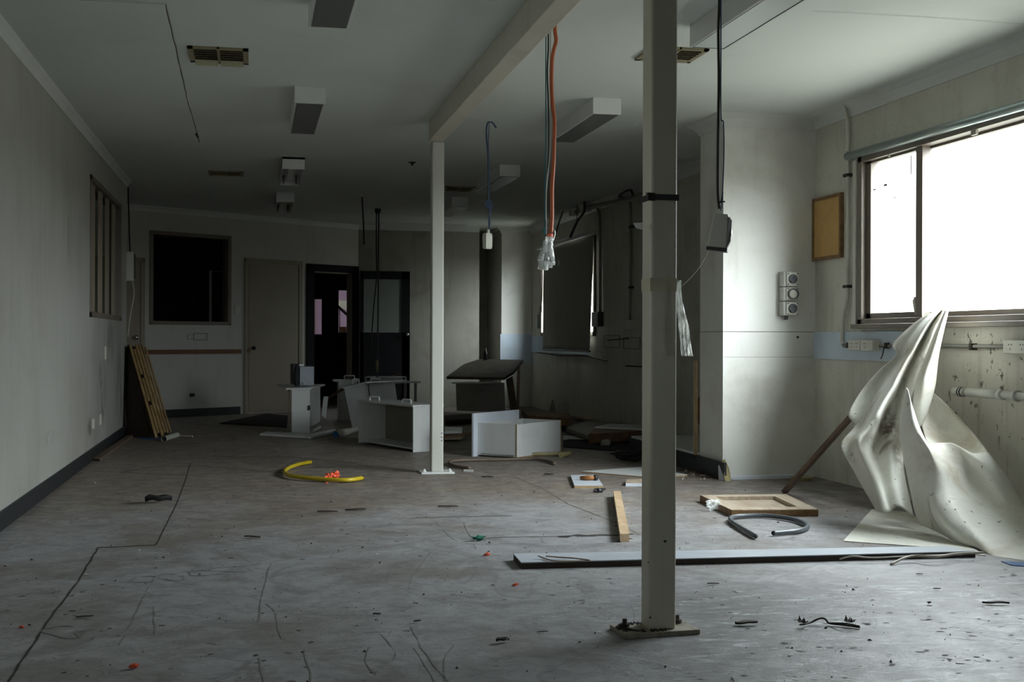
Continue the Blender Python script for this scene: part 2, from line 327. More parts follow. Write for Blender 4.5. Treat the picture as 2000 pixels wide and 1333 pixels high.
# ------------------------------------------------------------------ mesh building
class MB:
    def __init__(s): s.v = []; s.f = []
    def add(s, vs, fs):
        k = len(s.v); s.v += [V(p) for p in vs]; s.f += [tuple(i+k for i in f) for f in fs]; return s
    def box(s, c, size, R=None):
        c = V(c); a, b, d = (q/2 for q in size); pts = []
        for z in (-d, d):
            for x, y in ((-a, -b), (a, -b), (a, b), (-a, b)):
                p = V((x, y, z)); pts.append(c + (R @ p if R else p))
        return s.add(pts, [(3, 2, 1, 0), (4, 5, 6, 7), (0, 1, 5, 4), (1, 2, 6, 5), (2, 3, 7, 6), (3, 0, 4, 7)])
    def span(s, lo, hi): return s.box([(a+b)/2 for a, b in zip(lo, hi)], [abs(b-a) for a, b in zip(lo, hi)])
    def slab(s, poly, z0, z1):
        n = len(poly); P = [V((p[0], p[1], z0)) for p in poly] + [V((p[0], p[1], z1)) for p in poly]
        ar = sum(poly[i][0]*poly[(i+1) % n][1]-poly[(i+1) % n][0]*poly[i][1] for i in range(n))
        fs = [tuple(range(n-1, -1, -1)), tuple(range(n, 2*n))] + [(i, (i+1) % n, n+(i+1) % n, n+i) for i in range(n)]
        if ar < 0: fs = [tuple(reversed(f)) for f in fs]
        return s.add(P, fs)
    def sheet(s, pts, off):
        """any planar polygon given thickness along off"""
        n = len(pts); P = [V(p) for p in pts]; off = V(off)
        return s.add(P+[p+off for p in P], [tuple(range(n)), tuple(range(2*n-1, n-1, -1))]+[((i+1) % n, i, n+i, n+(i+1) % n) for i in range(n)])
    def tube(s, pts, r, seg=10, caps=True, smooth_n=0):
        P = [V(p) for p in pts]
        if smooth_n: P = catmull(P, smooth_n)
        rs = r if isinstance(r, (list, tuple)) else None; n = len(P); up = None; rings = []
        for i, p in enumerate(P):
            t = (P[min(i+1, n-1)]-P[max(i-1, 0)])
            t = t.normalized() if t.length > 1e-9 else V((0, 0, 1))
            if up is None: up = t.orthogonal().normalized()
            up = (up - t*up.dot(t)); up = up.normalized() if up.length > 1e-6 else t.orthogonal().normalized()
            b = t.cross(up); rr = (rs[min(int(i*len(rs)/n), len(rs)-1)] if rs and len(rs) != n else (rs[i] if rs else r))
            rings.append([p + (up*math.cos(a)+b*math.sin(a))*rr for a in (2*math.pi*k/seg for k in range(seg))])
        fs = []
        for i in range(n-1):
            for k in range(seg): fs.append((i*seg+k, i*seg+(k+1) % seg, (i+1)*seg+(k+1) % seg, (i+1)*seg+k))
        if caps: fs += [tuple(range(seg-1, -1, -1)), tuple((n-1)*seg+k for k in range(seg))]
        return s.add([q for r_ in rings for q in r_], fs)
    def lathe(s, prof, o=(0, 0, 0), axis=(0, 0, 1), seg=20):
        """prof: (radius, height) pairs along axis"""
        a = V(axis).normalized(); u = a.orthogonal().normalized(); w = a.cross(u); o = V(o); P = []
        for r, h in prof:
            for k in range(seg):
                t = 2*math.pi*k/seg; P.append(o + a*h + (u*math.cos(t)+w*math.sin(t))*max(r, 1e-4))
        fs = [(i*seg+k, i*seg+(k+1) % seg, (i+1)*seg+(k+1) % seg, (i+1)*seg+k) for i in range(len(prof)-1) for k in range(seg)]
        fs += [tuple(range(seg-1, -1, -1)), tuple((len(prof)-1)*seg+k for k in range(seg))]
        return s.add(P, fs)
    def ribbon(s, pts, w, jit=.3, step=.05):
        """irregular flat mark on a floor-like surface (pts are 3-D, w its width), lying along +z"""
        P = []
        for a, b in zip(pts, pts[1:]):
            a, b = V(a), V(b); k = max(1, int((b-a).length/step))
            P += [a.lerp(b, i/k) for i in range(k)]
        P.append(V(pts[-1])); vs = []
        for i, p in enumerate(P):
            t = (P[min(i+1, len(P)-1)]-P[max(i-1, 0)]).normalized(); nrm = V((-t.y, t.x, 0))
            j = noise.noise(p*9)*w*2*jit; ww = w*(.5+jit*noise.noise(p*23+V((5, 5, 5))))
            vs += [p+nrm*(j+ww), p+nrm*(j-ww)]
        return s.add(vs, [(2*i, 2*i+1, 2*i+3, 2*i+2) for i in range(len(P)-1)])
    def build(s, name, mat, parent=None, bev=0, smooth=False, mats=None):
        me = bpy.data.meshes.new(name); me.from_pydata([tuple(p) for p in s.v], [], s.f); me.update()
        o = bpy.data.objects.new(name, me); me.materials.append(M[mat] if isinstance(mat, str) else mat)
        C.objects.link(o)
        if parent:
            o.parent = parent; o.matrix_parent_inverse = parent.matrix_world.inverted() if parent.type != 'EMPTY' else Matrix.Translation(-parent.location)
        if smooth:
            for p in me.polygons: p.use_smooth = True
        if bev:
            b = o.modifiers.new('bevel', 'BEVEL'); b.width = bev; b.segments = 2; b.limit_method = 'ANGLE'
            b.harden_normals = False
        return o
def catmull(P, k):
    P = [V(p) for p in P]; out = []; n = len(P)
    for i in range(n-1):
        p0, p1, p2, p3 = P[max(i-1, 0)], P[i], P[i+1], P[min(i+2, n-1)]
        for j in range(k):
            t = j/k
            out.append(.5*((2*p1)+(-p0+p2)*t+(2*p0-5*p1+4*p2-p3)*t*t+(-p0+3*p1-3*p2+p3)*t*t*t))
    out.append(P[-1]); return out
def tag(o, label, cat, group=None, kind=None):
    o['label'] = label; o['category'] = cat
    if group: o['group'] = group
    if kind: o['kind'] = kind
    return o
def thing(name, loc, label, cat, group=None):
    o = bpy.data.objects.new(name, None); o.location = V(loc); o.empty_display_size = .05; C.objects.link(o)
    return tag(o, label, cat, group)
def st(o): o['kind'] = 'structure'; return o
def Rz(a): return Matrix.Rotation(a, 3, 'Z')

def wall(name, mat, p, q, z0, z1, holes=(), t=.12, side=1):
    """vertical wall whose room face runs from p to q; holes (u0,u1,z0,z1); the thickness goes to side*left of p->q"""
    p = V((p[0], p[1], 0)); q = V((q[0], q[1], 0)); L = (q-p).length; d = (q-p)/L; n = V((-d.y, d.x, 0))*side*t
    us = sorted({0, L, *[h[0] for h in holes], *[h[1] for h in holes]}); zs = sorted({z0, z1, *[h[2] for h in holes], *[h[3] for h in holes]})
    us = [u for u in us if 0 <= u <= L]
    def solid(i, j):
        if i < 0 or j < 0 or i >= len(us)-1 or j >= len(zs)-1: return False
        u = (us[i]+us[i+1])/2; z = (zs[j]+zs[j+1])/2
        return not any(h[0] < u < h[1] and h[2] < z < h[3] for h in holes)
    mb = MB(); P = lambda u, z, k: p + d*u + V((0, 0, z)) + n*k
    for i in range(len(us)-1):
        for j in range(len(zs)-1):
            if not solid(i, j): continue
            a, b, c, e = us[i], us[i+1], zs[j], zs[j+1]
            for k in (0, 1): mb.add([P(a, c, k), P(b, c, k), P(b, e, k), P(a, e, k)], [(0, 1, 2, 3) if k == 0 else (3, 2, 1, 0)])
            if not solid(i-1, j): mb.add([P(a, c, 0), P(a, e, 0), P(a, e, 1), P(a, c, 1)], [(0, 1, 2, 3)])
            if not solid(i+1, j): mb.add([P(b, c, 0), P(b, e, 0), P(b, e, 1), P(b, c, 1)], [(3, 2, 1, 0)])
            if not solid(i, j-1): mb.add([P(a, c, 0), P(b, c, 0), P(b, c, 1), P(a, c, 1)], [(3, 2, 1, 0)])
            if not solid(i, j+1): mb.add([P(a, e, 0), P(b, e, 0), P(b, e, 1), P(a, e, 1)], [(0, 1, 2, 3)])
    return st(mb.build(name, mat))
def profile_run(name, mat, path, prof, left=True):
    """sweep a (offset into room, z) profile along a plan polyline with mitred corners"""
    P = [V((a, b, 0)) for a, b in path]; n = len(P); rings = []
    sg = 1 if left else -1
    for i in range(n):
        d1 = (P[i]-P[i-1]).normalized() if i else None; d2 = (P[i+1]-P[i]).normalized() if i < n-1 else None
        n1 = V((-d1.y, d1.x, 0))*sg if d1 else None; n2 = V((-d2.y, d2.x, 0))*sg if d2 else None
        if n1 is None: nn = n2
        elif n2 is None: nn = n1
        else: nn = (n1+n2); nn = nn/ max(.2, nn.dot(n1))
        rings.append([P[i]+nn*o+V((0, 0, z)) for o, z in prof])
    k = len(prof); mb = MB()
    mb.add([q for r in rings for q in r], [(i*k+j, i*k+(j+1) % k, (i+1)*k+(j+1) % k, (i+1)*k+j) for i in range(n-1) for j in range(k)] + [tuple(range(k)), tuple((n-1)*k+j for j in range(k-1, -1, -1))])
    return mb.build(name, mat)

# ================================================================== SETTING
# floor with its joints, cracks and dried tide marks in the same mesh
fl = MB().slab([(-1.39, -14.2), (4.4, -14.2), (4.4, 24.2), (-5, 24.2), (-5, 7.4), (-1.39, 7.4)], -.1, 0).build('floor', 'floor'); st(fl)
def merge_marks(obj, specs):
    me = obj.data; bm = bmesh.new(); bm.from_mesh(me)
    for mb, mat in specs:
        me.materials.append(M[mat]); idx = len(me.materials)-1
        vs = [bm.verts.new(p) for p in mb.v]
        for f in mb.f:
            try: fc = bm.faces.new([vs[i] for i in f]); fc.material_index = idx
            except ValueError: pass
    bm.normal_update()
    for fc in bm.faces:
        if fc.material_index and fc.normal.z < 0 and obj.name == 'floor': fc.normal_flip()
    bm.to_mesh(me); bm.free()
cr = MB(); dl = MB(); sn = MB()
def fp(*pts, z=.0012): return [at(x, y, z) for x, y in pts]
cr.ribbon(fp((372, 905), (362, 940), (345, 985), (305, 1065)), .006, .2)
cr.ribbon(fp((305, 1065), (192, 1070)), .018, .3)
cr.ribbon(fp((192, 1070), (150, 1140), (100, 1205), (15, 1333)), .008, .35)
dl.ribbon(fp((800, 1013), (870, 1010), (1000, 1008)), .018); dl.ribbon(fp((1005, 932), (1060, 955), (1110, 985), (1200, 1020), (1250, 1045)), .011)
dl.ribbon(fp((900, 1054), (980, 1050), (1100, 1048)), .02)
sn.ribbon(fp((1090, 1049), (1150, 1047), (1190, 1046), (1235, 1043)), .045, .7, .02); sn.ribbon(fp((1200, 1058), (1235, 1052)), .03, .7, .02)
for P in [[(235, 923), (300, 912), (400, 911), (520, 921), (620, 913), (730, 911)], [(235, 923), (330, 928), (380, 928), (520, 921), (560, 926), (610, 930)], [(330, 897), (420, 893), (560, 893), (700, 905)]]:
    dl.ribbon(fp(*P), .035, .5)
rg = MB()
for P in [[(505, 1215), (512, 1160), (530, 1102)], [(520, 1180), (538, 1195), (540, 1215), (550, 1248)], [(800, 1152), (803, 1130), (820, 1108), (840, 1078)], [(803, 1225), (830, 1275), (875, 1333)], [(810, 1265), (850, 1333)],
          [(718, 1265), (715, 1295), (735, 1320)], [(745, 1240), (772, 1275), (768, 1290)], [(870, 1330), (868, 1290), (885, 1260)], [(850, 1020), (880, 1050), (893, 1057)], [(905, 1022), (930, 1072)], [(505, 1285), (515, 1333)], [(595, 1270), (608, 1333)],
          [(232, 1262), (300, 1130)], [(300, 1185), (302, 1225), (303, 1240)]]:
    rg.ribbon(catmull(fp(*P), 5) if len(P) > 2 else fp(*P), .0035, .9, .03)
for (x, y, rx, ry) in [(290, 1132, 35, 7), (335, 1128, 28, 6), (395, 1120, 30, 5), (130, 1235, 42, 11), (175, 1240, 30, 8), (455, 1113, 40, 5)]:
    ph = x*.37
    rg.ribbon(fp(*[(x+rx*math.cos(a)*(1+.22*math.sin(3*a+ph)), y+ry*math.sin(a)*(1+.2*math.cos(2*a+ph))) for a in [k*.22 for k in range(24+int(x) % 5)]]), .006, 1.0, .04)
rf = random.Random(11); fk = MB(); gk = MB(); pk = MB()
def blob(mb, x, y, r, asp, ang, z=.0010):
    n = rf.randint(6, 9); k = [rf.uniform(.55, 1.25) for _ in range(n)]; ca, sa = math.cos(ang), math.sin(ang); P = []
    for i in range(n):
        a = 2*math.pi*i/n; u = r*k[i]*math.cos(a); v = r*asp*k[i]*math.sin(a); P.append((x+u*ca-v*sa, y+u*sa+v*ca, z))
    mb.add(P, [tuple(range(n))])
for i in range(2600):
    x = rf.uniform(-1.2, 3.9); y = 3.3+7.5*rf.random()**1.2
    dens = noise.noise(V((x*.9, y*.9, 2)))
    if dens < -.12+.3*rf.random()-.15: continue
    r = .0025+.013*rf.random()**3
    blob(fk if rf.random() < .45 else gk, x, y, r, rf.uniform(.3, 1), rf.uniform(-.6, .6)+.2)
for i in range(900):
    x = 1.0+2.6*rf.random()**.8; y = 3.3+1.5*rf.random()**1.2
    if noise.noise(V((x*1.6, y*2.2, 5))) < -.05: continue
    blob(pk if rf.random() < .6 else fk, x, y, .003+.016*rf.random()**2.2, rf.uniform(.15, .6), -.5+rf.uniform(-.35, .35))
for i in range(46):
    x = rf.uniform(1.1, 3.3); y = rf.uniform(3.3, 4.5); a = -.5+rf.uniform(-.5, .5); L = rf.uniform(.05, .3); cv = rf.uniform(-2.5, 2.5); P = []
    for j in range(6):
        P.append((x, y, .0012)); x += L/5*math.cos(a); y += L/5*math.sin(a); a += cv*L/5
    pk.ribbon(P, rf.uniform(.001, .003), .5, .03)
for i in range(30):
    x = rf.uniform(-1, 2.6); y = rf.uniform(3.4, 7); a = rf.uniform(0, 3.1); L = rf.uniform(.08, .45); cv = rf.uniform(-2, 2); P = []
    for j in range(6):
        P.append((x, y, .0011)); x += L/5*math.cos(a); y += L/5*math.sin(a); a += cv*L/5
    gk.ribbon(P, rf.uniform(.001, .0022), .5, .03)
M['faint_mark'] = plain('faint_tide_mark', (.21, .20, .19), .8, var=.25, sc=20); M['scrape'] = plain('pale_screed_scrape', (.56, .59, .63), .6, var=.2, sc=30); M['fleck'] = plain('brown_grey_fleck', (.15, .135, .125), .8, var=.3, sc=30)
merge_marks(fl, [(cr, 'crack'), (dl, 'dirt_line'), (sn, 'stain'), (fk, 'crack'), (gk, 'fleck'), (pk, 'scrape'), (rg, 'faint_mark')])

ceil = MB().slab([(-1.39, -14.2), (4.4, -14.2), (4.4, 24.2), (-5, 24.2), (-5, 7.4), (-1.39, 7.4)], H, H+.1).build('ceiling', 'ceiling'); st(ceil)
# a patched sheet of ceiling board with its open joint (part of the ceiling)
jt = MB()
def zc(x, y): p = at(x, y, H-.0045); return p
jt.ribbon([zc(190, -2), zc(322, 8)], .005, .2); jt.ribbon([zc(322, 8), zc(334, 55), zc(345, 100), zc(356, 150), zc(366, 195), zc(376, 230), zc(390, 278)], .0065, .35, .12)
jt.ribbon([zc(390, 278), zc(185, 270)], .002, .2)
jt.ribbon([zc(1585, 22), zc(1760, 31), zc(2000, 47)], .003, .2)
pb = MB().slab([(XL, 6.14), (-.425, 6.14), (-.425, 10.41), (XL, 10.41)], H-.004, H+.001)
merge_marks(ceil, [(pb, 'ceiling'), (jt, 'dirt_line')]); ceil.data.materials[1] = M['ceiling']
st(MB().add([tuple(zc(x, y)) for x, y in ((380, 262), (384, 260), (389, 268), (386, 270))], [(0, 1, 2, 3)]).build('ceiling_stain', 'stain', ceil))

# left wall with the barred window
wall('wall_left', 'wall_l', (XL, -14), (XL, 13.2), 0, H, [(10.27+14, 12.6+14, 1.16, 2.30), (3.55+14, 4.45+14, 1.15, 1.95)], .12, 1)
# far slanting wall
PF = V((-1.43, 15.5, 0)); DF = (V((1.47, 17.55, 0))-PF).normalized(); NF = V((DF.y, -DF.x, 0))   # NF points into the room
LF = (V((1.47, 17.55, 0))-PF).length
def far(u, z, off=0): return PF + DF*u + NF*off + V((0, 0, z))
A0 = PF - DF*3.0
wall('wall_far', 'wall_far', (A0.x, A0.y), (1.47, 17.55), 0, H, [(3.0+.27, 3.0+1.38, 1.18, 2.28), (3.0+2.76, 3.0+3.44, 0, 1.915)], .12, 1)
wall('wall_back', 'wall_dark', (1.47, 17.55), (3.22, 17.55), 0, H, (), .12, 1)
wall('wall_alcove', 'wall_dark', (3.22, 17.67), (3.22, 18.7), 0, H, (), .1, 1)
wall('wall_alcove_end', 'wall_dark', (3.12, 18.7), (4.0, 18.7), 0, H, (), .1, 1)
wall('wall_right', 'wall_r', (XR, -14), (XR, 24), 0, H, [(WIN1[0]+14, WIN1[1]+14, WIN1[2], WIN1[3]), (WIN2[0]+14, WIN2[1]+14, WIN2[2], WIN2[3])], .12, -1)
wall('wall_behind', 'wall_dark', (-1.39, -14), (4.12, -14), 0, H, [(1.39+.6, 1.39+2.1, .95, 2.15)], .12, -1)
wall('wall_outer', 'wall_dark', (-4.9, 7.5), (-4.9, 24), 0, H, (), .1, 1)
wall('wall_outer_end', 'wall_dark', (-4.9, 7.5), (XL-.12, 7.5), 0, H, (), .1, -1)
wall('wall_end', 'purple', (-4.9, 24), (4.12, 24), 0, H, [(4.9+1.87, 4.9+3.9, .5, 2.3)], .1, 1)
# hall beyond the black door
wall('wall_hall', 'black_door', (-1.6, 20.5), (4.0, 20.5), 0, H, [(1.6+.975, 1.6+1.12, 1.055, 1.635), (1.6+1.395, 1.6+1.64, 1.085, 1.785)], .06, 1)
wall('wall_hall_left', 'wall_dark', (-1.6, 16.2), (-1.6, 24), 0, H, (), .1, 1)
# piers
st(MB().span((3.29, 8.28, 0), (4.0, 8.74, H)).build('wall_pier', 'pier'))
st(MB().span((3.55, 17.55, 0), (4.0, 18.7, H)).build('wall_pier_far', 'pier'))
# joints on the near pier
j = MB(); j.span((3.288, 8.278, 1.050), (4.0, 8.2801, 1.054)); j.span((3.288, 8.28, 1.050), (3.2901, 8.74, 1.054)); j.span((3.295, 8.2785, .868), (3.99, 8.2799, .870))
j.span((3.288, 8.2785, 2.53), (3.9, 8.2799, 2.536))
st(j.build('trim_1', 'dirt_line'))
# cornices
cp = [(0, H-.068), (.006, H-.068), (.012, H-.05), (.022, H-.03), (.04, H-.012), (.046, H), (0, H)]
st(profile_run('trim_2', 'cornice', [(XL, -13.8), (XL, 13.2), (-1.39, 13.2)], cp, left=False))
a = far(-2.9, 0); st(profile_run('trim_3', 'cornice', [(a.x, a.y), (1.47, 17.55), (3.22, 17.55)], cp, left=False))
cp2 = [(0, H-.085), (.008, H-.085), (.02, H-.06), (.04, H-.03), (.075, H-.012), (.085, H), (0, H)]
st(profile_run('trim_4', 'cornice', [(XR, 17.55), (XR, 8.74), (3.29, 8.74), (3.29, 8.28), (XR, 8.28), (XR, -13.8)], cp2, left=False))
st(profile_run('trim_5', 'cornice', [(3.55, 18.6), (3.55, 17.55), (XR, 17.55)], cp2, left=False))
# skirtings
sk = [(0, 0), (.012, 0), (.012, .092), (.008, .1), (0, .1)]
st(profile_run('baseboard_left', 'skirting', [(XL, -13.8), (XL, 13.2), (-1.39, 13.2)], sk, left=False))
b0 = far(-.05, 0); b1 = far(1.56, 0)
st(profile_run('baseboard_far', 'skirting', [(b0.x, b0.y), (b1.x, b1.y)], sk, left=False))
kb = MB().slab([(3.255, 8.17), (3.275, 8.17), (3.275, 10.4), (3.255, 10.4)], 0, .125)
st(kb.build('baseboard_right', 'skirting'))

# ---- window_1: big bronze framed slider, right wall
def yz_box(mb, x0, x1, y0, y1, z0, z1): mb.span((x0, y0, z0), (x1, y1, z1)); return mb
y0, y1, z0, z1 = WIN1
fr = MB()
yz_box(fr, 3.965, 4.09, y1-.055, y1, z0, z1); yz_box(fr, 3.965, 4.09, y0, y0+.055, z0, z1)
yz_box(fr, 3.965, 4.09, y0, y1, z1-.045, z1); yz_box(fr, 3.965, 4.09, y0, y1, z0, z0+.035)
w1 = st(fr.build('window_1', 'frame', bev=.003))
s_ = MB(); 
yz_box(s_, 4.0, 4.04, 7.465, 7.525, z0+.035, z1-.045); yz_box(s_, 3.985, 4.04, 6.80, 6.875, z0+.035, z1-.045)
yz_box(s_, 4.0, 4.04, 6.8, 7.525, z0+.035, z0+.072); yz_box(s_, 4.0, 4.04, 6.8, 7.525, z1-.06, z1-.045)
s_.build('window_sash', 'frame', w1, bev=.002)
s_ = MB()
yz_box(s_, 4.045, 4.08, 6.85, 6.93, z0+.035, z1-.045); yz_box(s_, 4.045, 4.08, y0+.055, 6.9, z0+.035, z0+.068); yz_box(s_, 4.045, 4.08, y0+.055, 6.9, z1-.06, z1-.045)
s_.build('window_sash', 'frame', w1, bev=.002)
MB().span((4.018, 6.83, z0+.06), (4.022, 7.47, z1-.05)).build('window_pane', 'glass_dirty', w1)
MB().span((4.062, y0+.05, z0+.06), (4.066, 6.86, z1-.05)).build('window_pane', 'glass', w1)
sl = MB(); sl.span((3.93, y0-.02, z0-.03), (4.0, y1+.03, z0)); sl.build('window_sill', 'frame', w1, bev=.004)
for sy, sz, sw, sh in ((7.43, 1.985, .03, .008), (7.28, 1.995, .045, .014), (7.18, 1.90, .012, .012), (6.98, 2.03, .012, .12)):
    MB().span((4.0165, sy, sz), (4.0175, sy+sw, sz+sh)).build('pane_smudge', 'timber_dark' if sh < .1 else 'grey_plastic', w1)
lv = MB().tube([(3.99, 6.88, 1.15), (3.985, 6.90, 1.24), (3.985, 6.885, 1.26), (3.99, 6.86, 1.15)], .006, 6); lv.build('window_latch', 'strip', w1)
br = MB().span((3.975, 7.19, z1-.055), (3.99, 7.20, z1+.01)).span((3.975, 6.22, z1-.07), (3.99, 6.27, z1+.01)); br.build('window_bracket', 'strip', w1)
# ---- window_2: far window
y0, y1, z0, z1 = WIN2
fr = MB()
for a_, b_ in ((y0, y0+.05), (y1-.05, y1), ((y0+y1)/2-.03, (y0+y1)/2+.03)): yz_box(fr, 3.97, 4.09, a_, b_, z0, z1)
yz_box(fr, 3.97, 4.09, y0, y1, z0, z0+.05); yz_box(fr, 3.97, 4.09, y0, y1, z1-.05, z1)
w2 = st(fr.build('window_2', 'frame', bev=.003))
MB().span((4.05, y0+.04, z0+.04), (4.054, y1-.04, z1-.04)).build('window_pane', 'glass_dirty', w2)
# ---- window_3: barred window in the left wall
fr = MB(); a_, b_, c_, d_ = 10.27, 12.6, 1.16, 2.30
for y_ in (a_, b_-.06): fr.span((XL-.12, y_, c_), (XL+.012, y_+.06, d_))
fr.span((XL-.12, a_, c_), (XL+.012, b_, c_+.045)); fr.span((XL-.12, a_, d_-.045), (XL+.012, b_, d_))
w3 = st(fr.build('window_3', 'frame', bev=.003))
for k in range(4):
    yy = 10.27+.30+k*.52
    MB().span((XL-.035, yy, c_+.04), (XL-.018, yy+.19, d_-.04)).build('window_bar', 'mullion', w3)
MB().span((XL-.05, a_+.05, c_+.04), (XL-.046, b_-.05, d_-.04)).build('window_pane', 'glass_low', w3)
# ---- window_4: glazed opening in the far wall
def far_box(mb, u0, u1, z0, z1, o0, o1):
    P = [far(u, z, o) for z in (z0, z1) for u, o in ((u0, o0), (u1, o0), (u1, o1), (u0, o1))]
    return mb.add(P, [(3, 2, 1, 0), (4, 5, 6, 7), (0, 1, 5, 4), (1, 2, 6, 5), (2, 3, 7, 6), (3, 0, 4, 7)])
fr = MB(); far_box(fr, .235, .285, 1.155, 2.31, -.12, .015); far_box(fr, 1.365, 1.415, 1.155, 2.31, -.12, .015)
far_box(fr, .235, 1.415, 1.155, 1.2, -.12, .015); far_box(fr, .235, 1.415, 2.265, 2.31, -.12, .015)
w4 = st(fr.build('window_4', 'frame', bev=.003))
g_ = MB(); far_box(g_, .28, 1.37, 1.19, 2.27, -.06, -.056); g_.build('window_pane', 'glass_low', w4)
# ---- window_5: bright window of the purple room
fr = MB()
for x_ in (1.85, 2.9, 3.85): fr.span((x_, 24.0, .5), (x_+.06, 24.06, 2.3))
for z_ in (.5, 1.16, 1.62, 2.25): fr.span((1.87, 24.0, z_), (3.9, 24.06, z_+.05))
st(fr.build('window_5', 'white'))

# ---- fill_window_behind: unseen window added far behind the camera as fill light
fr = MB()
for x_ in (.6, 1.32, 2.04): fr.span((x_, -14.1, .95), (x_+.06, -13.98, 2.15))
for z_ in (.95, 2.09): fr.span((.6, -14.1, z_), (2.1, -13.98, z_+.06))
w6 = st(fr.build('fill_window_behind', 'frame')); MB().span((.62, -14.06, .97), (2.08, -14.056, 2.13)).build('window_pane', 'glass', w6)
# ---- fill_window_left: unseen window added in the left wall to light the near post
fr = MB()
for y_ in (3.55, 4.41): fr.span((XL-.1, y_, 1.15), (XL-.02, y_+.04, 1.95))
for z_ in (1.15, 1.91): fr.span((XL-.1, 3.55, z_), (XL-.02, 4.45, z_+.04))
w7 = st(fr.build('fill_window_left', 'frame')); MB().span((XL-.062, 3.57, 1.17), (XL-.058, 4.43, 1.93)).build('window_pane', 'glass', w7)
blk = MB().span((-4.6, 1.5, 2.12), (XL-.12, 6.6, 2.2)); blk.span((-4.6, 1.5, 0), (-4.55, 6.6, .9))  # unseen slab and low screen added outside to hold back high sky light
st(blk.build('sky_block_outside', 'wall_dark'))
# ---- doors
def door_casing(mb, u0, u1, zt, w=.06, o=.02):
    far_box(mb, u0, u0+w, 0, zt, 0, o); far_box(mb, u1-w, u1, 0, zt, 0, o); far_box(mb, u0, u1, zt-w, zt, 0, o)
d1 = MB(); door_casing(d1, 1.62, 2.555, 2.04); d1 = st(d1.build('door_1', 'cream_door', bev=.003))
p_ = MB(); far_box(p_, 1.69, 2.485, .02, 1.97, 0, .012); p_ = p_.build('door_panel', 'cream_door', d1)
k_ = MB().lathe([(.012, 0), (.012, .02), (.026, .03), (.028, .045), (.02, .06), (.004, .063)], far(1.74, .86, .012), NF, 14); k_.build('door_lock', 'black', d1, smooth=True)
k_ = MB(); far_box(k_, 1.655, 1.70, .80, .84, .012, .024); k_.build('door_latch', 'brown', d1)
d2 = MB(); far_box(d2, 2.628, 2.76, 0, 2.014, -.10, .02); far_box(d2, 3.44, 3.551, 0, 2.014, -.10, .02); far_box(d2, 2.628, 3.551, 1.915, 2.014, -.10, .02)
d2 = st(d2.build('door_2', 'black_door', bev=.003))
rb = MB(); far_box(rb, 2.76, 2.775, 0, 1.915, -.1, -.02); far_box(rb, 3.425, 3.44, 0, 1.915, -.1, -.02); far_box(rb, 2.76, 3.44, 1.90, 1.915, -.1, -.02); rb.build('door_stop', 'mullion', d2)
# open leaf of the black door against the back wall
lf = MB(); YL = 17.40
for a_ in ((1.49, .03, 1.535, 1.945), (2.075, .03, 2.19, 1.945), (1.49, .03, 2.19, 1.075), (1.49, 1.83, 2.19, 1.945)): lf.span((a_[0], YL, a_[1]), (a_[2], YL+.04, a_[3]))
lf = lf.build('door_leaf', 'black_door', d2, bev=.002)
MB().span((1.53, YL+.016, 1.07), (2.08, YL+.02, 1.835)).build('door_glass', 'frosted', lf)
MB().lathe([(.01, 0), (.01, .03), (.024, .04), (.024, .06), (.004, .066)], (2.15, YL, 1.05), (0, -1, 0), 14).build('door_knob', 'chrome', lf, smooth=True)
# the door half hidden behind the end of the left wall
d3 = MB(); door_casing(d3, -.85, .17, 1.965); d3 = st(d3.build('door_3', 'cream_door', bev=.003))
p_ = MB(); far_box(p_, -.78, .10, .02, 1.90, 0, .012); p_.build('door_panel', 'cream_door', d3)
MB().lathe([(.022, 0), (.022, .012), (.01, .02), (.01, .04), (.028, .052), (.03, .07), (.018, .082), (.003, .084)], far(.02, .995, .012), NF, 16).build('door_knob', 'chrome', d3, smooth=True)
# door leaves of the hall, black frames around the lit panes
for (xa, xb, za, zb) in ((.975, 1.12, 1.055, 1.635), (1.395, 1.64, 1.085, 1.785)):
    MB().span((xa-.01, 20.53, za-.01), (xb+.01, 20.534, zb+.01)).build('window_pane', 'glass', w4)

# ================================================================== THINGS OF THE PURPLE ROOM
tag(MB().span((.98, 22.6, 0), (1.03, 22.7, 2.3)).build('red_post', 'red'), 'red painted post seen through the left lit pane in the dark hall', 'post')
tag(MB().span((1.07, 22.9, 0), (1.14, 22.96, 2.3)).build('white_board', 'white'), 'tall white board behind the left lit pane of the hall door', 'board')
t_ = thing('stair_rail', (1.6, 22.5, 0), 'dark sloping stair rail with thin balusters behind the right lit pane', 'stair rail')
MB().tube([(1.35, 22.5, 1.72), (2.1, 22.5, 1.05)], .025, 8).build('handrail', 'black_door', t_)
for k in range(3): MB().tube([(1.55+k*.16, 22.5, 0), (1.55+k*.16, 22.5, 1.54-k*.145)], .008, 6).build('baluster', 'black_door', t_)
tag(MB().span((1.60, 23.99, 1.55), (1.84, 24.0, 1.72)).build('notice', 'paper'), 'white notice on the purple wall behind the right lit pane', 'notice')
tag(MB().span((1.56, 22.6, 0), (1.68, 22.8, 1.2)).build('brown_box', 'rust_wood'), 'small brown box low behind the right lit pane', 'box')
# pale strips added behind the glazed opening to stand for a reflection in it
t_ = thing('reflection_strips', atD(411, 605, 18), 'thin pale strips behind the glazed opening, standing for a reflection in its glass', 'frame')
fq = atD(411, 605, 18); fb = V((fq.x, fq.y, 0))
MB().box(fb+V((0, 0, .99)), (.035, .03, 1.98)).build('strip_upright', 'white', t_)
MB().box(fb+V((.11, .05, 1.97)), (.2, .03, .02)).build('strip_crossbar', 'conduit_dk', t_)

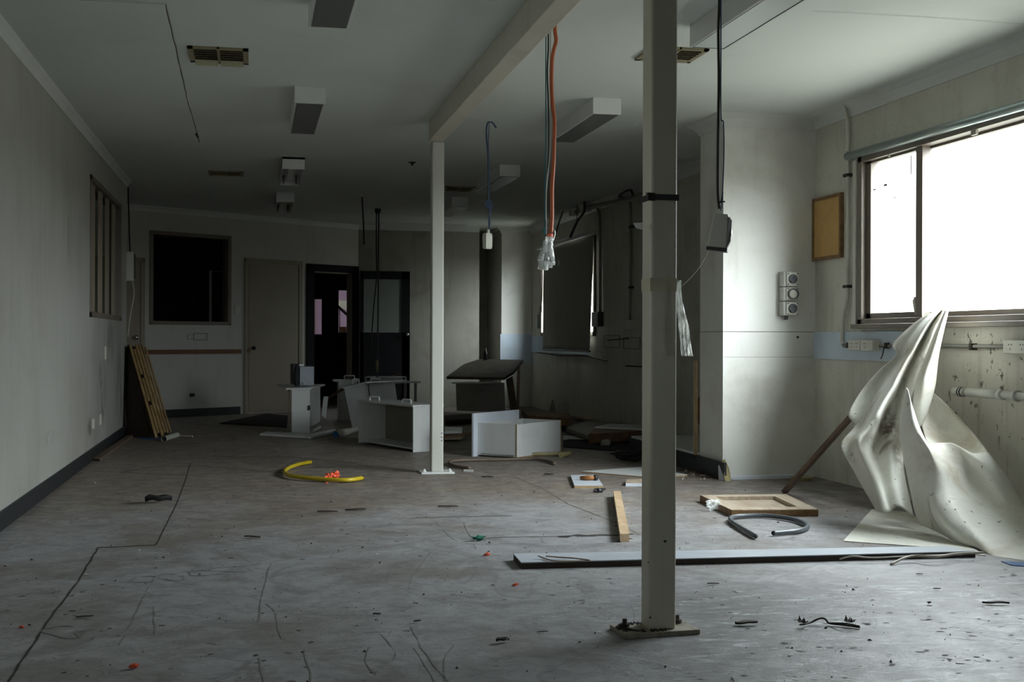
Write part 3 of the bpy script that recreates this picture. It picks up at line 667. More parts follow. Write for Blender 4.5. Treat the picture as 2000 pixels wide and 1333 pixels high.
# ================================================================== STEEL FRAME
t_ = thing('ceiling_beam', (1.325, 3, H-.15), 'cream painted steel beam under the ceiling running to the far post', 'beam')
MB().span((1.268, -13.9, H-.15), (1.38, 9.0, H)).build('beam_casing', 'steel', t_, bev=.004)
def post(x, y, w, zt, mat, label, nbolt=4):
    t = thing('steel_post', (x, y, 0), label, 'post', 'steel posts under the beam')
    sh = MB().span((x-w/2, y-w/2, .008), (x+w/2, y+w/2, zt)).build('post_shaft', mat, t); b = sh.modifiers.new('b', 'BEVEL'); b.width = .012; b.segments = 5
    for p in sh.data.polygons: p.use_smooth = False
    return t
p1 = post(1.36, 4.005, .096, H-.15, 'steel', 'near cream square steel post standing on a bolted plate in the right foreground')
R1 = Rz(math.radians(4))
M['plate'] = grimy('rusty_dirty_plate', (.34, .31, .25), (.09, .07, .05), .9, .6, .7, False, 14)
MB().box((1.345, 4.0, .008), (.27, .15, .016), R1).build('base_plate', 'plate', p1, bev=.002)
for dx, dy in ((-.10, .02), (.095, .04)): MB().lathe([(.016, 0), (.016, .012), (.008, .012), (.008, .028)], (1.345+dx, 4.0+dy, .016), (0, 0, 1), 6).build('bolt', 'dark_chip', p1)
def band(x, y, w, z0, z1, mat, name, par, tk=.002):
    mb = MB(); h = w/2+tk
    mb.span((x-h, y-h, z0), (x+h, y-w/2, z1)).span((x-h, y+w/2, z0), (x+h, y+h, z1)).span((x-h, y-w/2, z0), (x-w/2, y+w/2, z1)).span((x+w/2, y-w/2, z0), (x+h, y+w/2, z1))
    return mb.build(name, mat, par)
band(1.36, 4.005, .096, 1.468, 1.488, 'black', 'strap', p1, .004)
MB().box((1.31, 3.95, 1.478), (.03, .012, .026), Rz(.3)).build('strap', 'black', p1)
M['old_tape'] = plain('yellowed_tape', (.56, .51, .37), .4, var=.15, sc=14)
band(1.36, 4.005, .096, 1.16, 1.205, 'old_tape', 'tape', p1, .0006)
ch = MB(); 
for (px, py, s) in ((1299, 1058, .004), (1270, 1207, .003), (1266, 1099, .002), (1319, 600, .001)):
    q = atY(px, py, 3.9565); MB().box(q, (s*2.4, .0008, s*1.8)).build('paint_chip', 'black', p1)
# loose film hanging off the tape, and the torn scrap on the other side
def film(name, pts, wid, label):
    mb = MB(); P = catmull([V(p) for p in pts], 6); n = len(P); W = len(wid); seg = 9; vs = []
    for i, p in enumerate(P):
        t = i/(n-1)*(W-1); k = min(int(t), W-2); w = wid[k]*(1-(t-k))+wid[k+1]*(t-k)
        for j in range(seg):
            s = j/(seg-1)-.5
            vs.append(p + R0*(s*w) + W0*(.010*math.sin(j*2.3+i*.35)+.006*noise.noise(V((j*1.7, i*.9, 3)))))
    mb.add(vs, [(i*seg+j, i*seg+j+1, (i+1)*seg+j+1, (i+1)*seg+j) for i in range(n-1) for j in range(seg-1)])
    o = mb.build(name, 'film', smooth=True); so = o.modifiers.new('s', 'SOLIDIFY'); so.thickness = .0008
    return tag(o, label, 'plastic film')
film('plastic_film', [atD(1326, 548, 4.05), atD(1328, 590, 4.04), atD(1334, 635, 4.02), atD(1338, 665, 4.0), atD(1343, 696, 4.0)], [.012, .018, .034, .032, .036], 'crinkled clear film hanging off the taped right side of the near post')
o = tag(MB().sheet([atD(1237, 436, 4.14), atD(1256, 435, 4.14), atD(1256, 449, 4.14), atD(1243, 446, 4.14)], W0*.003).build('torn_tape', 'paper'), 'white torn scrap of tape sticking out left of the near post', 'tape')
tag(MB().tube([atD(1333, 558, 4.05), atD(1350, 542, 4.2), atD(1368, 520, 4.35), atD(1384, 492, 4.58)], .0004, 4, smooth_n=4).build('fine_thread', 'strip'), 'fine thread strung from the near post to the hanging grey socket', 'thread')

p2 = post(1.34, 9.045, .092, H-.15, 'steel_lt', 'far pale square steel post where the ceiling beam ends')
MB().span((1.215, 8.94, 0), (1.46, 9.14, .012)).build('base_plate', 'white', p2, bev=.002)
for dx in (-.095, .095): MB().lathe([(.013, 0), (.013, .012), (.007, .012), (.007, .022)], (1.337+dx, 8.99, .012), (0, 0, 1), 6).build('bolt', 'white', p2)
ch = MB()
for z_ in (.295, .265, .24): MB().box((1.372, 8.9985, z_), (.012, .0008, .006)).build('paint_chip', 'black', p2)

# ================================================================== CEILING FITTINGS
def batten(x, y, label, diff='diffuser', L=1.2, w=.195):
    t = thing('ceiling_light', (x+w/2, y+L/2, H-.11), label, 'ceiling light', 'ceiling lights')
    z0 = H-.108; h = MB()
    if diff:
        h.span((x, y, z0), (x+w, y+L, H)); h.build('light_housing', 'white', t, bev=.002)
        MB().span((x+.014, y+.012, z0-.003), (x+w-.014, y+L-.012, z0+.002)).build('light_diffuser', diff, t)
    else:
        h.span((x, y, z0), (x+w, y+.006, H)); h.span((x, y+L-.006, z0), (x+w, y+L, H))
        h.span((x, y+.006, z0), (x+.006, y+L-.006, H)); h.span((x+w-.006, y+.006, z0), (x+w, y+L-.006, H)); h.span((x, y, H-.02), (x+w, y+L, H-.001))
        hh = h.build('light_housing', 'white', t)
        MB().span((x+.065, y+.05, H-.06), (x+w-.065, y+L-.05, H-.02)).build('ballast_cover', 'white', hh)
        for yy in (y+.05, y+L-.09):
            MB().span((x+.03, yy, H-.10), (x+.045, yy+.03, H-.02)).build('lamp_holder', 'dark_plastic', hh)
            MB().span((x+w-.045, yy, H-.10), (x+w-.03, yy+.03, H-.02)).build('lamp_holder', 'dark_plastic', hh)
    return t
batten(.258, 4.785, 'fluorescent ceiling light cut by the top edge of the photo, left of the beam')
batten(.258, 7.945, 'boxy ceiling light with dark diffuser, nearest whole one left of the beam')
batten(.256, 11.08, 'open ceiling light without diffuser, second from the far end of the left row', None)
batten(.254, 13.80, 'open ceiling light without diffuser, farthest of the left row', None)
batten(2.212, 7.885, 'boxy ceiling light with dark diffuser behind the orange hanging cable')
batten(2.228, 11.12, 'ceiling light with dark diffuser behind the blue hanging cord')
batten(2.212, 13.80, 'small distant ceiling light right of the far post, farthest of the right row')
t_ = batten(2.19, 4.78, 'large bright ceiling light with pale opal diffuser at upper right', 'diffuser_lt')
MB().span((2.366, 4.79, H-.1125), (2.371, 5.97, H-.111)).build('diffuser_seam', 'void', t_)
MB().span((2.2, 5.962, H-.1125), (2.366, 5.966, H-.111)).build('diffuser_seam', 'void', t_)
MB().span((1.74, 17.10, H-.09), (2.96, 17.28, H)).build('light_housing', 'white', thing('ceiling_light', (2.35, 17.2, H-.09), 'long dim ceiling light mounted crosswise above the open black door', 'ceiling light', 'ceiling lights'), bev=.002)
def vent(x0, x1, y0, y1, label, fancy=True):
    t = thing('ceiling_vent', ((x0+x1)/2, (y0+y1)/2, H), label, 'vent', 'ceiling vents')
    f = MB(); b = .03
    f.span((x0, y0, H-.012), (x1, y0+b, H)).span((x0, y1-b, H-.012), (x1, y1, H)).span((x0, y0, H-.012), (x0+b, y1, H)).span((x1-b, y0, H-.012), (x1, y1, H))
    f.span(((x0+x1)/2-.006, y0, H-.016), ((x0+x1)/2+.006, y1, H)); f.build('vent_frame', 'vent', t)
    MB().span((x0+.01, y0+.01, H-.003), (x1-.01, y1-.01, H-.001)).build('vent_backing', 'void', t)
    R = Matrix.Rotation(math.radians(35), 3, 'X'); n = 6
    for hx0, hx1 in ((x0+b, (x0+x1)/2-.008), ((x0+x1)/2+.008, x1-b)):
        for k in range(n):
            yy = y0+b+.02+(y1-y0-2*b-.04)*k/(n-1)
            mat = 'vent_slat' if (fancy and k == n-1) else 'vent'
            mb = MB().box(((hx0+hx1)/2, yy, H-(.018 if mat == 'vent_slat' else .012)), (hx1-hx0, .045 if mat == 'vent_slat' else .022, .0015), R if k < n-1 else Matrix.Rotation(math.radians(-50), 3, 'X')); mb.build('vent_slat', mat, t)
    return t
vent(-.356, -.026, 6.975, 7.345, 'yellowed square ceiling vent beside the cracked ceiling patch')
vent(-.42, -.09, 12.14, 12.46, 'dark ceiling vent above the far left of the room', False)
vent(2.135, 2.467, 6.42, 6.74, 'yellowed ceiling vent half hidden behind the near post', False)
vent(1.99, 2.315, 12.82, 13.17, 'dark ceiling vent beside the distant right light', False)
t_ = thing('smoke_sensor', (1.422, 11.16, H), 'tiny dark sensor on the ceiling left of the far post', 'sensor')
MB().lathe([(.035, 0), (.035, -.006), (.014, -.012), (.012, -.03), (.002, -.032)], (1.422, 11.16, H), (0, 0, 1), 14).build('sensor_body', 'black', t_)

# ================================================================== WALL FITTINGS, LEFT AND FAR
def plate(name, c, size, label, cat, mat='plastic', group=None, R=None, holes=0):
    t = thing(name, c, label, cat, group); MB().box(c, size, R).build('cover_plate', mat, t, bev=.002); return t
plate('light_switch', (XL+.006, 11.33, .86), (.012, .075, .115), 'white switch plate on the left wall below the barred window', 'switch', holes=1)
plate('wall_socket', (XL+.006, 10.49, .294), (.014, .07, .08), 'low white socket on the left wall, nearer of the pair', 'socket')
plate('wall_socket', (XL+.006, 10.97, .296), (.014, .06, .09), 'low white socket on the left wall, farther of the pair', 'socket')
RF = Matrix((DF, -NF, UZ)).transposed()
def fplate(name, u, z, w, h, label, cat, mat='plastic', d=.012):
    t = thing(name, far(u, z, 0), label, cat); MB().box(far(u, z, d/2), (w, d, h), RF).build('cover_plate', mat, t, bev=.002); return t
t_ = fplate('light_switch', 1.51, 1.362, .07, .115, 'pale switch plate between the glazed opening and the cream door', 'switch')
MB().box(far(1.51, 1.375, .016), (.014, .008, .02), RF).build('switch_rocker', 'white', t_)
fplate('wall_socket', .84, .272, .07, .045, 'small dark socket low on the far wall', 'socket', 'dark_plastic')
fr_ = MB()
for (u0, u1, z0, z1) in ((.86, 1.06, 1.045, 1.052), (.86, 1.06, .962, .969), (1.053, 1.06, .962, 1.052), (.86, .867, .962, 1.052), (.77, .86, 1.03, 1.035), (.77, .86, .975, .98), (.77, .775, .975, 1.035)):
    far_box(fr_, u0, u1, z0, z1, 0, .003)
tag(fr_.build('fixing_outline', 'dirt_line'), 'brown glue outline left under the glazed opening', 'mark')
rl = MB(); far_box(rl, .14, 1.57, .79, .845, 0, .02)
tag(rl.build('wall_rail', 'brown', bev=.002), 'brown timber rail along the far wall under the glazed opening', 'rail')
# meter box at the end of the left wall
t_ = thing('meter_box', (-1.33, 13.26, 1.73), 'grey metal electrical box with cables at the end of the left wall', 'electrical box')
MB().span((-1.385, 13.2, 1.58), (-1.20, 13.30, 1.88)).build('box_body', 'grey_plastic', t_, bev=.004)
MB().span((-1.197, 13.21, 1.60), (-1.19, 13.29, 1.86)).build('box_lid', 'dark_plastic', t_)
MB().tube([(-1.24, 13.25, 1.88), (-1.25, 13.25, 2.1), (-1.262, 13.25, 2.55)], .008, 6).build('cable', 'black', t_)
MB().tube([(-1.22, 13.25, 1.58), (-1.20, 13.26, 1.45), (-1.24, 13.26, 1.2), (-1.26, 13.25, 1.0)], .006, 6, smooth_n=5).build('cable', 'grey_plastic', t_)
# dark smoke marks on left wall
# ---- leaning slatted crate by the left wall end
t_ = thing('slatted_crate', (-1.0, 12.9, 0), 'tall narrow amber wooden slatted crate leaning at the end of the left wall', 'crate')
bl = at(305, 857); brr = at(334, 845); 
tl = atD(253, 673, 12.95); tr = atD(279, 672, 13.35)
bl = V((bl.x, bl.y, .01)); brr = V((-.80, 13.05, .01)); ax = (tl-bl); wd = brr-bl
nrm = ax.cross(wd).normalized(); nrm = nrm if nrm.dot(V((-1, 0, 0))) > 0 else -nrm
def crate_pt(u, v, w=0): return bl + wd*u + ax*v + nrm*w
k_i = 0
for (u0, u1, v0, v1) in ((0, .11, 0, .98), (.19, .29, .04, .33), (.19, .29, .37, .62), (.19, .29, .66, .95), (.37, .49, 0, 1), (.56, .67, .03, .99), (.75, .81, .02, 1.0), (.92, 1.0, .02, .97)):
    MB().sheet([crate_pt(u0, v0), crate_pt(u1, v0), crate_pt(u1, v1), crate_pt(u0, v1)], nrm*.014).build('crate_slat', 'slat', t_, bev=.003)
for v_ in (.0, .33, .62, .955): MB().sheet([crate_pt(0, v_, .036), crate_pt(1, v_, .036), crate_pt(1, v_+.04, .036), crate_pt(0, v_+.04, .036)], nrm*.03).build('crate_batten', 'slat_dark', t_)
MB().sheet([crate_pt(0, 0, .07), crate_pt(0, .98, .07), V((-1.225, 12.98, .93)), V((-1.225, 12.80, .0))], (0, .012, 0)).build('crate_side', 'slat_dark', t_)
MB().sheet([crate_pt(0, 0, .068), crate_pt(1, 0, .068), crate_pt(1, 1, .068), crate_pt(0, 1, .068)], nrm*.006).build('crate_back', 'slat_dark', t_)
t_ = thing('pvc_offcut', at(330, 853), 'short white plastic pipe offcut lying at the foot of the slatted crate', 'pipe')
a_ = at(320, 858, .028); b_ = at(346, 850, .028)
MB().tube([a_, b_], .026, 16, caps=False).build('pipe_wall', 'pvc', t_, smooth=True); MB().tube([a_+(b_-a_)*.03, b_], .022, 14).build('pipe_bore', 'void', t_)
tag(MB().tube([at(338, 851, .012), at(376, 853, .01)], .009, 8).build('metal_rod', 'strip'), 'thin pale rod on the floor right of the white pipe offcut', 'rod')
tag(MB().slab([at(245, 851)[:2], at(275, 858)[:2], at(330, 860)[:2], at(310, 855)[:2]], .001, .004).build('blue_tape', 'blue_tape'), 'strip of blue tape on the floor under the slatted crate', 'tape')
tag(MB().slab([at(178, 900)[:2], at(195, 902)[:2], at(262, 853)[:2], at(252, 852)[:2]], 0, .02).build('wood_batten', 'timber_dark', bev=.002), 'dark batten on the floor along the left skirting', 'batten')

# ================================================================== HANGING CORDS
def hang(px_pts, D, r, mat, parent, name='cord', k=6, seg=7):
    return MB().tube([atD(x, y, D) for x, y in px_pts], r, seg, smooth_n=k).build(name, mat, parent, smooth=True)
t_ = thing('hanging_cable', at(707, 380, H), 'short black cable end hanging from the ceiling left of the long one', 'cable')
D_ = 13.75; hang([(707, 379), (708, 400), (710, 440), (711, 478)], D_, .009, 'black', t_)
MB().lathe([(.03, 0), (.02, -.02), (.006, -.03)], at(707, 380, H), (0, 0, 1), 8).build('ceiling_rose', 'pale_bit', t_)
t_ = thing('hanging_cable', at(738, 408, H), 'long dark looped cable hanging from the ceiling before the open black door', 'cable')
D_ = 15.2; hang([(735.5, 408), (735, 480), (735.5, 540), (730, 600), (724, 680), (716, 735)], D_, .008, 'black', t_)
hang([(740, 408), (739, 500), (739, 560), (738, 650), (737, 700), (737, 738)], D_, .010, 'dark_plastic', t_)
MB().lathe([(.04, 0), (.035, -.05), (.02, -.06)], at(738, 408, H), (0, 0, 1), 8).build('ceiling_rose', 'black', t_)
MB().lathe([(.004, 0), (.016, .05), (.016, .12), (.006, .16)], atD(736.5, 728, 15.15), (0, 0, 1), 8).build('cable_end', 'tin', t_)
# blue cord with white socket
t_ = thing('hanging_socket', at(957, 240, H), 'small white socket hanging on a knotted blue cord beyond the beam', 'socket')
D_ = 9.1
hang([(969, 250), (962, 240), (955, 238), (951, 246), (950, 265), (953, 300), (954, 350), (954, 392)], D_, .006, 'blue_cord', t_)
hang([(956, 240), (954, 270), (954, 300), (955, 350), (955, 392)], D_, .003, 'blue_cord', t_)
hang([(947, 403), (950, 394), (957, 392), (961, 400), (958, 407), (951, 404), (953, 397), (956, 410), (957, 430), (956, 450)], D_, .0055, 'blue_cord', t_)
hang([(956, 392), (958, 412), (955, 430), (956, 452)], D_, .005, 'blue_cord', t_)
sp = atD(952, 471, D_)
sb = MB(); Rr = Rz(.5)
sb.add([sp + Rr @ V((x*s, y*s2, z)) for z, s, s2 in ((-.06, .024, .018), (-.045, .03, .022), (.04, .031, .022), (.058, .026, .018)) for x, y in ((-1, -1), (1, -1), (1, 1), (-1, 1))],
       [(3, 2, 1, 0), (12, 13, 14, 15)] + [(4*i+k, 4*i+(k+1) % 4, 4*i+4+(k+1) % 4, 4*i+4+k) for i in range(3) for k in range(4)])
sb.build('socket_body', 'plastic', t_, bev=.003)
MB().lathe([(.011, 0), (.011, .025), (.007, .03)], sp+V((.006, 0, .058)), (0, 0, 1), 10).build('cord_grip', 'plastic', t_)
# orange cable bundle with clear plugs
t_ = thing('cable_plug', atD(1078, 56, 6.25), 'orange cable ending in a clear see-through plug, hanging behind the beam', 'cable')
D_ = 6.3
hang([(1083, 30), (1084, 60), (1086, 80), (1081, 100), (1078, 120), (1077, 160), (1079, 200), (1083, 240), (1082, 280), (1081, 320), (1078, 370), (1078, 420), (1076, 455)], D_, .0105, 'orange_cable', t_, 'orange_cable', 8, 10)
t2 = thing('cable_plug', atD(1068, 56, 6.3), 'teal and grey cords ending in a pale capped plug beside the orange cable', 'cable')
hang([(1070, 30), (1071, 90), (1069, 140), (1071, 200), (1072, 260), (1071, 320), (1066, 380), (1066, 450), (1065, 462)], D_+.02, .0045, 'dark_plastic', t2)
hang([(1066.5, 40), (1066, 130), (1066, 250), (1065, 330), (1064, 400), (1064.5, 462)], D_+.02, .003, 'teal_cord', t2)
hang([(1075, 40), (1075, 120), (1076, 240), (1073, 310), (1067, 360), (1066, 430)], D_+.01, .0025, 'grey_plastic', t2)
hang([(1064, 445), (1063, 454), (1066, 460)], D_, .006, 'teal_cord', t2)
pl = atD(1073.5, 462, D_)
MB().lathe([(.018, 0), (.018, -.012), (.014, -.014)], pl+V((0, 0, .012)), (0, 0, 1), 14).build('plug_collar', 'orange', t_, smooth=False)
MB().lathe([(.020, .0), (.022, -.02), (.019, -.03), (.023, -.04), (.020, -.05), (.026, -.07), (.034, -.10), (.036, -.125), (.040, -.127), (.040, -.145), (.028, -.147), (.026, -.16)], pl, (.08, 0, 1), 18).build('plug_shell', 'clear', t_, smooth=True)
MB().lathe([(.012, -.03), (.016, -.08), (.024, -.13)], pl, (.08, 0, 1), 10).build('plug_core', 'dark_plastic', t_, smooth=True)
MB().tube([pl+V((.02, 0, -.02)), pl+V((.028, 0, .02)), pl+V((.016, 0, .055)), pl+V((.0, 0, .07)), pl+V((-.01, 0, .05))], .0025, 6, smooth_n=5).build('plug_hook', 'chrome', t_)
MB().box(pl+V((.045, 0, -.135)), (.012, .02, .03)).build('plug_clip', 'chrome', t_)
pq = atD(1066, 478, D_+.0)
MB().lathe([(.014, .02), (.016, -.01), (.026, -.05), (.034, -.075), (.034, -.09), (.028, -.092), (.026, -.115), (.028, -.117), (.028, -.13)], pq, (.12, 0, 1), 18).build('plug_shell', 'clear', t2, smooth=True)
MB().lathe([(.021, 0), (.024, -.02), (.025, -.022), (.025, -.040), (.02, -.042)], pq+V((-.008, 0, -.085)), (.1, 0, 1), 16).build('plug_cap', 'plastic', t2)
# black cord with grey industrial socket
t_ = thing('hanging_socket', (1.71, 4.34, H), 'grey industrial socket box hanging on black cords right of the near post', 'socket')
D_ = 4.6
hang([(1406, -150), (1405, 0), (1403, 60), (1404, 150), (1403, 230), (1402, 300), (1402, 380), (1405, 408)], D_, .0055, 'black', t_, 'black_cord', 6, 8)
hang([(1408, -150), (1408, 0), (1408, 100), (1408, 225), (1413, 240), (1414, 300), (1412, 360), (1411, 392), (1408, 412)], D_-.01, .0025, 'blue_cord', t_, 'thin_cord')
MB().tube([atD(1412, 376, D_), atD(1409, 393, D_), atD(1402, 396, D_), atD(1416, 394, D_)], .003, 6).build('cable_tie', 'black', t_)
sc = atD(1405, 453, D_)
Rs = Rz(math.radians(-25)) @ Matrix.Rotation(math.radians(7), 3, 'Y')
sb = MB(); sb.add([sc + Rs @ V((x*s, y*.028, z)) for z, s in ((-.062, .034), (-.05, .036), (.03, .030), (.066, .026)) for x, y in ((-1, -1), (1, -1), (1, 1), (-1, 1))],
       [(3, 2, 1, 0), (12, 13, 14, 15)] + [(4*i+k, 4*i+(k+1) % 4, 4*i+4+(k+1) % 4, 4*i+4+k) for i in range(3) for k in range(4)])
sb.build('socket_body', 'grey_plastic', t_, bev=.004)
sd = MB(); sd.add([sc + Rs @ V((.03+dx, y, z)) for dx, y, z in ((.004, -.03, -.062), (.0, -.03, .06), (.016, -.012, -.03), (.012, -.012, .045), (.004, .03, -.062), (.0, .03, .06), (.016, .012, -.03), (.012, .012, .045))],
       [(0, 2, 3, 1), (4, 5, 7, 6), (2, 6, 7, 3), (1, 3, 7, 5), (0, 4, 6, 2), (0, 1, 5, 4)]); sdo = sd.build('socket_lid', 'dark_plastic', t_)
MB().lathe([(.012, 0), (.012, .006), (.004, .008)], sc + Rs @ V((.040, 0, 0)), Rs @ V((1, 0, .1)), 12).build('socket_pin', 'chrome', sdo)
MB().box(sc + Rs @ V((.0, 0, -.067)), (.078, .062, .014), Rs).build('socket_rim', 'dark_plastic', t_, bev=.002)

# ================================================================== RIGHT WALL FITTINGS
bs = MB().span((3.988, 7.05, .858), (4.0, 8.28, 1.052)); bs = tag(bs.build('dado_board', 'blue', bev=.001), 'pale blue board strip on the wall between the near pier and the window', 'board')
d_ = thing('dado_board', (3.99, 17.0, .85), 'pale blue board wrapping the far pier and the wall under the covered window', 'board')
MB().span((3.53, 17.535, .63), (4.0, 17.55, 1.06)).build('board_front', 'blue', d_)
MB().span((3.985, 14.4, .80), (4.0, 17.53, 1.03)).build('board_side', 'blue', d_)
t_ = thing('cork_board', (3.99, 8.17, 1.79), 'square brown cork pinboard in an oak frame on the wall by the pier', 'pinboard')
MB().span((3.978, 7.86, 1.585), (3.99, 8.265, 2.0)).build('cork_panel', 'cork', t_)
f = MB(); f.span((3.97, 7.84, 1.566), (4.0, 7.862, 2.016)).span((3.97, 8.255, 1.566), (4.0, 8.278, 2.016)).span((3.97, 7.862, 1.566), (4.0, 8.255, 1.588)).span((3.97, 7.862, 1.994), (4.0, 8.255, 2.016))
f.build('board_frame', 'cork_frame', t_, bev=.002)
# roller blind tube over the window
t_ = thing('blind_tube', (3.94, 6.3, 2.21), 'empty satin metal roller blind tube above the bright window', 'blind tube')
MB().tube([(3.945, 7.69, 2.24), (3.945, 4.8, 2.222)], .027, 16).build('tube_body', 'roller', t_, smooth=True)
MB().span((3.93, 7.68, 2.215), (4.0, 7.695, 2.275)).build('tube_bracket', 'conduit', t_)
# conduits
t_ = thing('wall_conduit', (3.97, 7.75, 1), 'grey conduit dropping from the ceiling to the sockets beside the bright window', 'conduit')
MB().tube([atX(1648, 204, 3.93), atX(1651, 222, 3.95), (3.975, 7.74, 2.45), (3.975, 7.735, 2.0), (3.975, 7.735, 1.4), (3.975, 7.745, 1.28), (3.975, 7.80, 1.15), (3.975, 7.815, 1.0), (3.975, 7.80, .965)], .013, 10, smooth_n=6).build('pipe_run', 'conduit', t_, smooth=True)
for z_ in (2.12, 1.36): MB().span((3.955, 7.70, z_-.01), (4.0, 7.77, z_+.01)).build('pipe_clip', 'dark_chip', t_)
t_ = thing('wall_trunking', (3.97, 7.63, 1.1), 'white vertical trunking strip against the left side of the bright window frame', 'trunking')
MB().span((3.965, 7.605, 1.09), (4.0, 7.655, 2.21)).build('trunking_cover', 'plastic', t_, bev=.006)
t_ = thing('wall_conduit', (3.975, 6.5, .955), 'grime covered horizontal conduit running under the bright window', 'conduit')
MB().tube([(3.98, 7.80, .955), (3.98, 7.2, .957), (3.98, 6.4, .962), (3.98, 4.9, .965)], .011, 8).build('pipe_run', 'conduit_dk', t_, smooth=True)
for y_ in (7.72, 7.2, 6.9, 6.25): MB().span((3.962, y_-.012, .94), (4.0, y_+.012, .978)).build('pipe_clip', 'dark_chip', t_)
def gpo(name, y0_, y1_, z0_, z1_, label, group=None):
    t = thing(name, (3.98, (y0_+y1_)/2, (z0_+z1_)/2), label, 'socket', group)
    mb = MB().span((3.955, y0_, z0_), (4.0, y1_, z1_)).build('socket_body', 'plastic', t, bev=.004)
    pin = MB(); w = (y1_-y0_); h = (z1_-z0_)
    for cy in (y0_+w*.28, y0_+w*.72):
        for dy, dz in ((-.012, .012), (.012, .012), (0, -.012)): pin.box((3.9545, cy+dy, (z0_+z1_)/2+dz), (.002, .004, .008))
    pin.build('socket_slots', 'black', t)
    return t
gpo('wall_socket', 7.52, 7.69, .925, .995, 'cream double socket on the blue board, left one of the joined pair')
t_ = gpo('wall_socket', 7.30, 7.515, .922, .997, 'cream socket box with a projecting plug, right one of the joined pair')
MB().span((3.925, 7.30, .925), (3.956, 7.37, .995)).build('plug', 'plastic', t_, bev=.006)
gpo('wall_socket', 5.70, 5.93, .925, .998, 'cream double socket under the bright window at the right edge')
hk = MB().tube([(3.97, 7.22, .96), (3.95, 7.20, .93), (3.955, 7.22, .90), (3.96, 7.25, .875)], .004, 6, smooth_n=4); tag(hk.build('loose_wire', 'black'), 'short black wire curling below the plugged cream socket', 'wire')
# plumbing stub
t_ = thing('water_pipe', (3.9, 6.1, .71), 'white plastic waste pipe with black fittings on the wall at the right edge', 'pipe')
MB().tube([(3.90, 6.170, .706), (3.90, 5.860, .708)], .025, 16).build('pipe_run', 'pvc', t_, smooth=True)
MB().tube([(3.90, 6.300, .706), (3.90, 6.210, .706)], .026, 16).build('end_cap', 'pvc', t_, smooth=True)
MB().tube([(3.90, 6.302, .706), (3.90, 6.295, .706)], .021, 16).build('pipe_bore', 'void', t_)
for a_, b_, r_ in ((6.408, 6.398, .0275), (6.385, 6.372, .0275), (6.035, 6.0, .028), (5.90, 5.87, .030)): MB().tube([(3.90, a_-.16, .706), (3.90, b_-.16, .706)], r_, 16).build('pipe_ring', 'black' if r_ < .0279 else 'grey_plastic', t_, smooth=True)
MB().tube([(3.90, 5.840, .708), (3.90, 5.240, .705)], .022, 14).build('dark_pipe', 'grey_plastic', t_, smooth=True)
MB().span((3.9, 5.86, .70), (4.0, 5.88, .72)).build('pipe_clip', 'dark_chip', t_)
# industrial switch stack on the near pier
t_ = thing('isolator_switch', (3.79, 8.25, 1.34), 'column of two rotary switches and a round socket on the near pier', 'switch')
ZS = [(1.375, 1.485), (1.272, 1.373), (1.168, 1.268)]
for k, (za, zb) in enumerate(ZS):
    b_ = MB().span((3.715, 8.20, za), (3.83, 8.28, zb)).build('switch_box', 'grey_plastic', t_, bev=.006)
    MB().span((3.735, 8.188, za+.004), (3.83, 8.20, zb-.004)).build('switch_face', 'plastic', b_, bev=.004)
    zc_ = (za+zb)/2
    if k != 1:
        MB().lathe([(.034, 0), (.034, .006), (.031, .012), (.002, .0125)], (3.783, 8.188, zc_), (0, -1, 0), 24).build('switch_knob', 'dark_plastic', b_)
        MB().box((3.783, 8.172, zc_), (.058, .012, .012), Matrix.Rotation(math.radians(-40), 3, 'Y')).build('knob_grip', 'dark_plastic', b_)
    else:
        MB().lathe([(.041, 0), (.041, .016), (.031, .016), (.031, .002)], (3.783, 8.188, zc_), (0, -1, 0), 24).build('socket_ring', 'dark_plastic', b_)
        MB().lathe([(.030, 0), (.030, .008), (.024, .010), (.002, .010)], (3.783, 8.188, zc_), (0, -1, 0), 24).build('socket_face', 'plastic', b_)
    sc_ = MB()
    for dx in (-.036, .036):
        for dz in (-.038, .038): sc_.box((3.783+dx, 8.187, zc_+dz), (.008, .003, .008))
    sc_.build('screw_heads', 'black', b_)
MB().lathe([(.014, 0), (.014, -.028), (.008, -.03)], (3.755, 8.24, 1.168), (0, 0, 1), 12).build('cable_gland', 'dark_plastic', t_)
tag(MB().lathe([(.009, 0), (.009, .003), (.002, .003)], atY(1558, 659, 8.28), (0, -1, 0), 14).build('hole_plug', 'black'), 'small round black hole in the near pier below the switch column', 'hole')
# ---- second (covered) window: blind and wiring
bd = MB(); nU, nV = 40, 22; vs_ = []
for i in range(nU+1):
    for k in range(nV+1):
        u, v = i/nU, k/nV; ytop = 14.0+u*2.56; ybot = 14.17+u*2.41; zt = 2.225-.012*u; zb = .845
        y_ = ytop*(1-v)+ybot*v; z_ = zt*(1-v)+zb*v
        x_ = 3.945 - .012*math.sin(u*19+.6*v) * v - .02*v*noise.noise(V((u*6, v*2, 1)))
        vs_.append((x_, y_, z_))
bd.add(vs_, [(i*(nV+1)+k, i*(nV+1)+k+1, (i+1)*(nV+1)+k+1, (i+1)*(nV+1)+k) for i in range(nU) for k in range(nV)])
t_ = thing('window_blind', (3.9, 15.5, .84), 'grey roller blind drawn down over the dark far right window', 'blind')
o = bd.build('blind_cloth', 'blind', t_, smooth=True); so = o.modifiers.new('s', 'SOLIDIFY'); so.thickness = .003
MB().tube([(3.94, 14.15, .845), (3.94, 16.56, .845)], .012, 8).build('bottom_bar', 'dark_plastic', t_)
MB().tube([(3.93, 14.1, 2.262), (3.93, 16.88, 2.262)], .022, 10).build('blind_roller', 'white', t_, smooth=True)
t_ = thing('wall_conduit', (3.97, 13.9, 1.3), 'pale conduit dropping right beside the covered window', 'conduit')
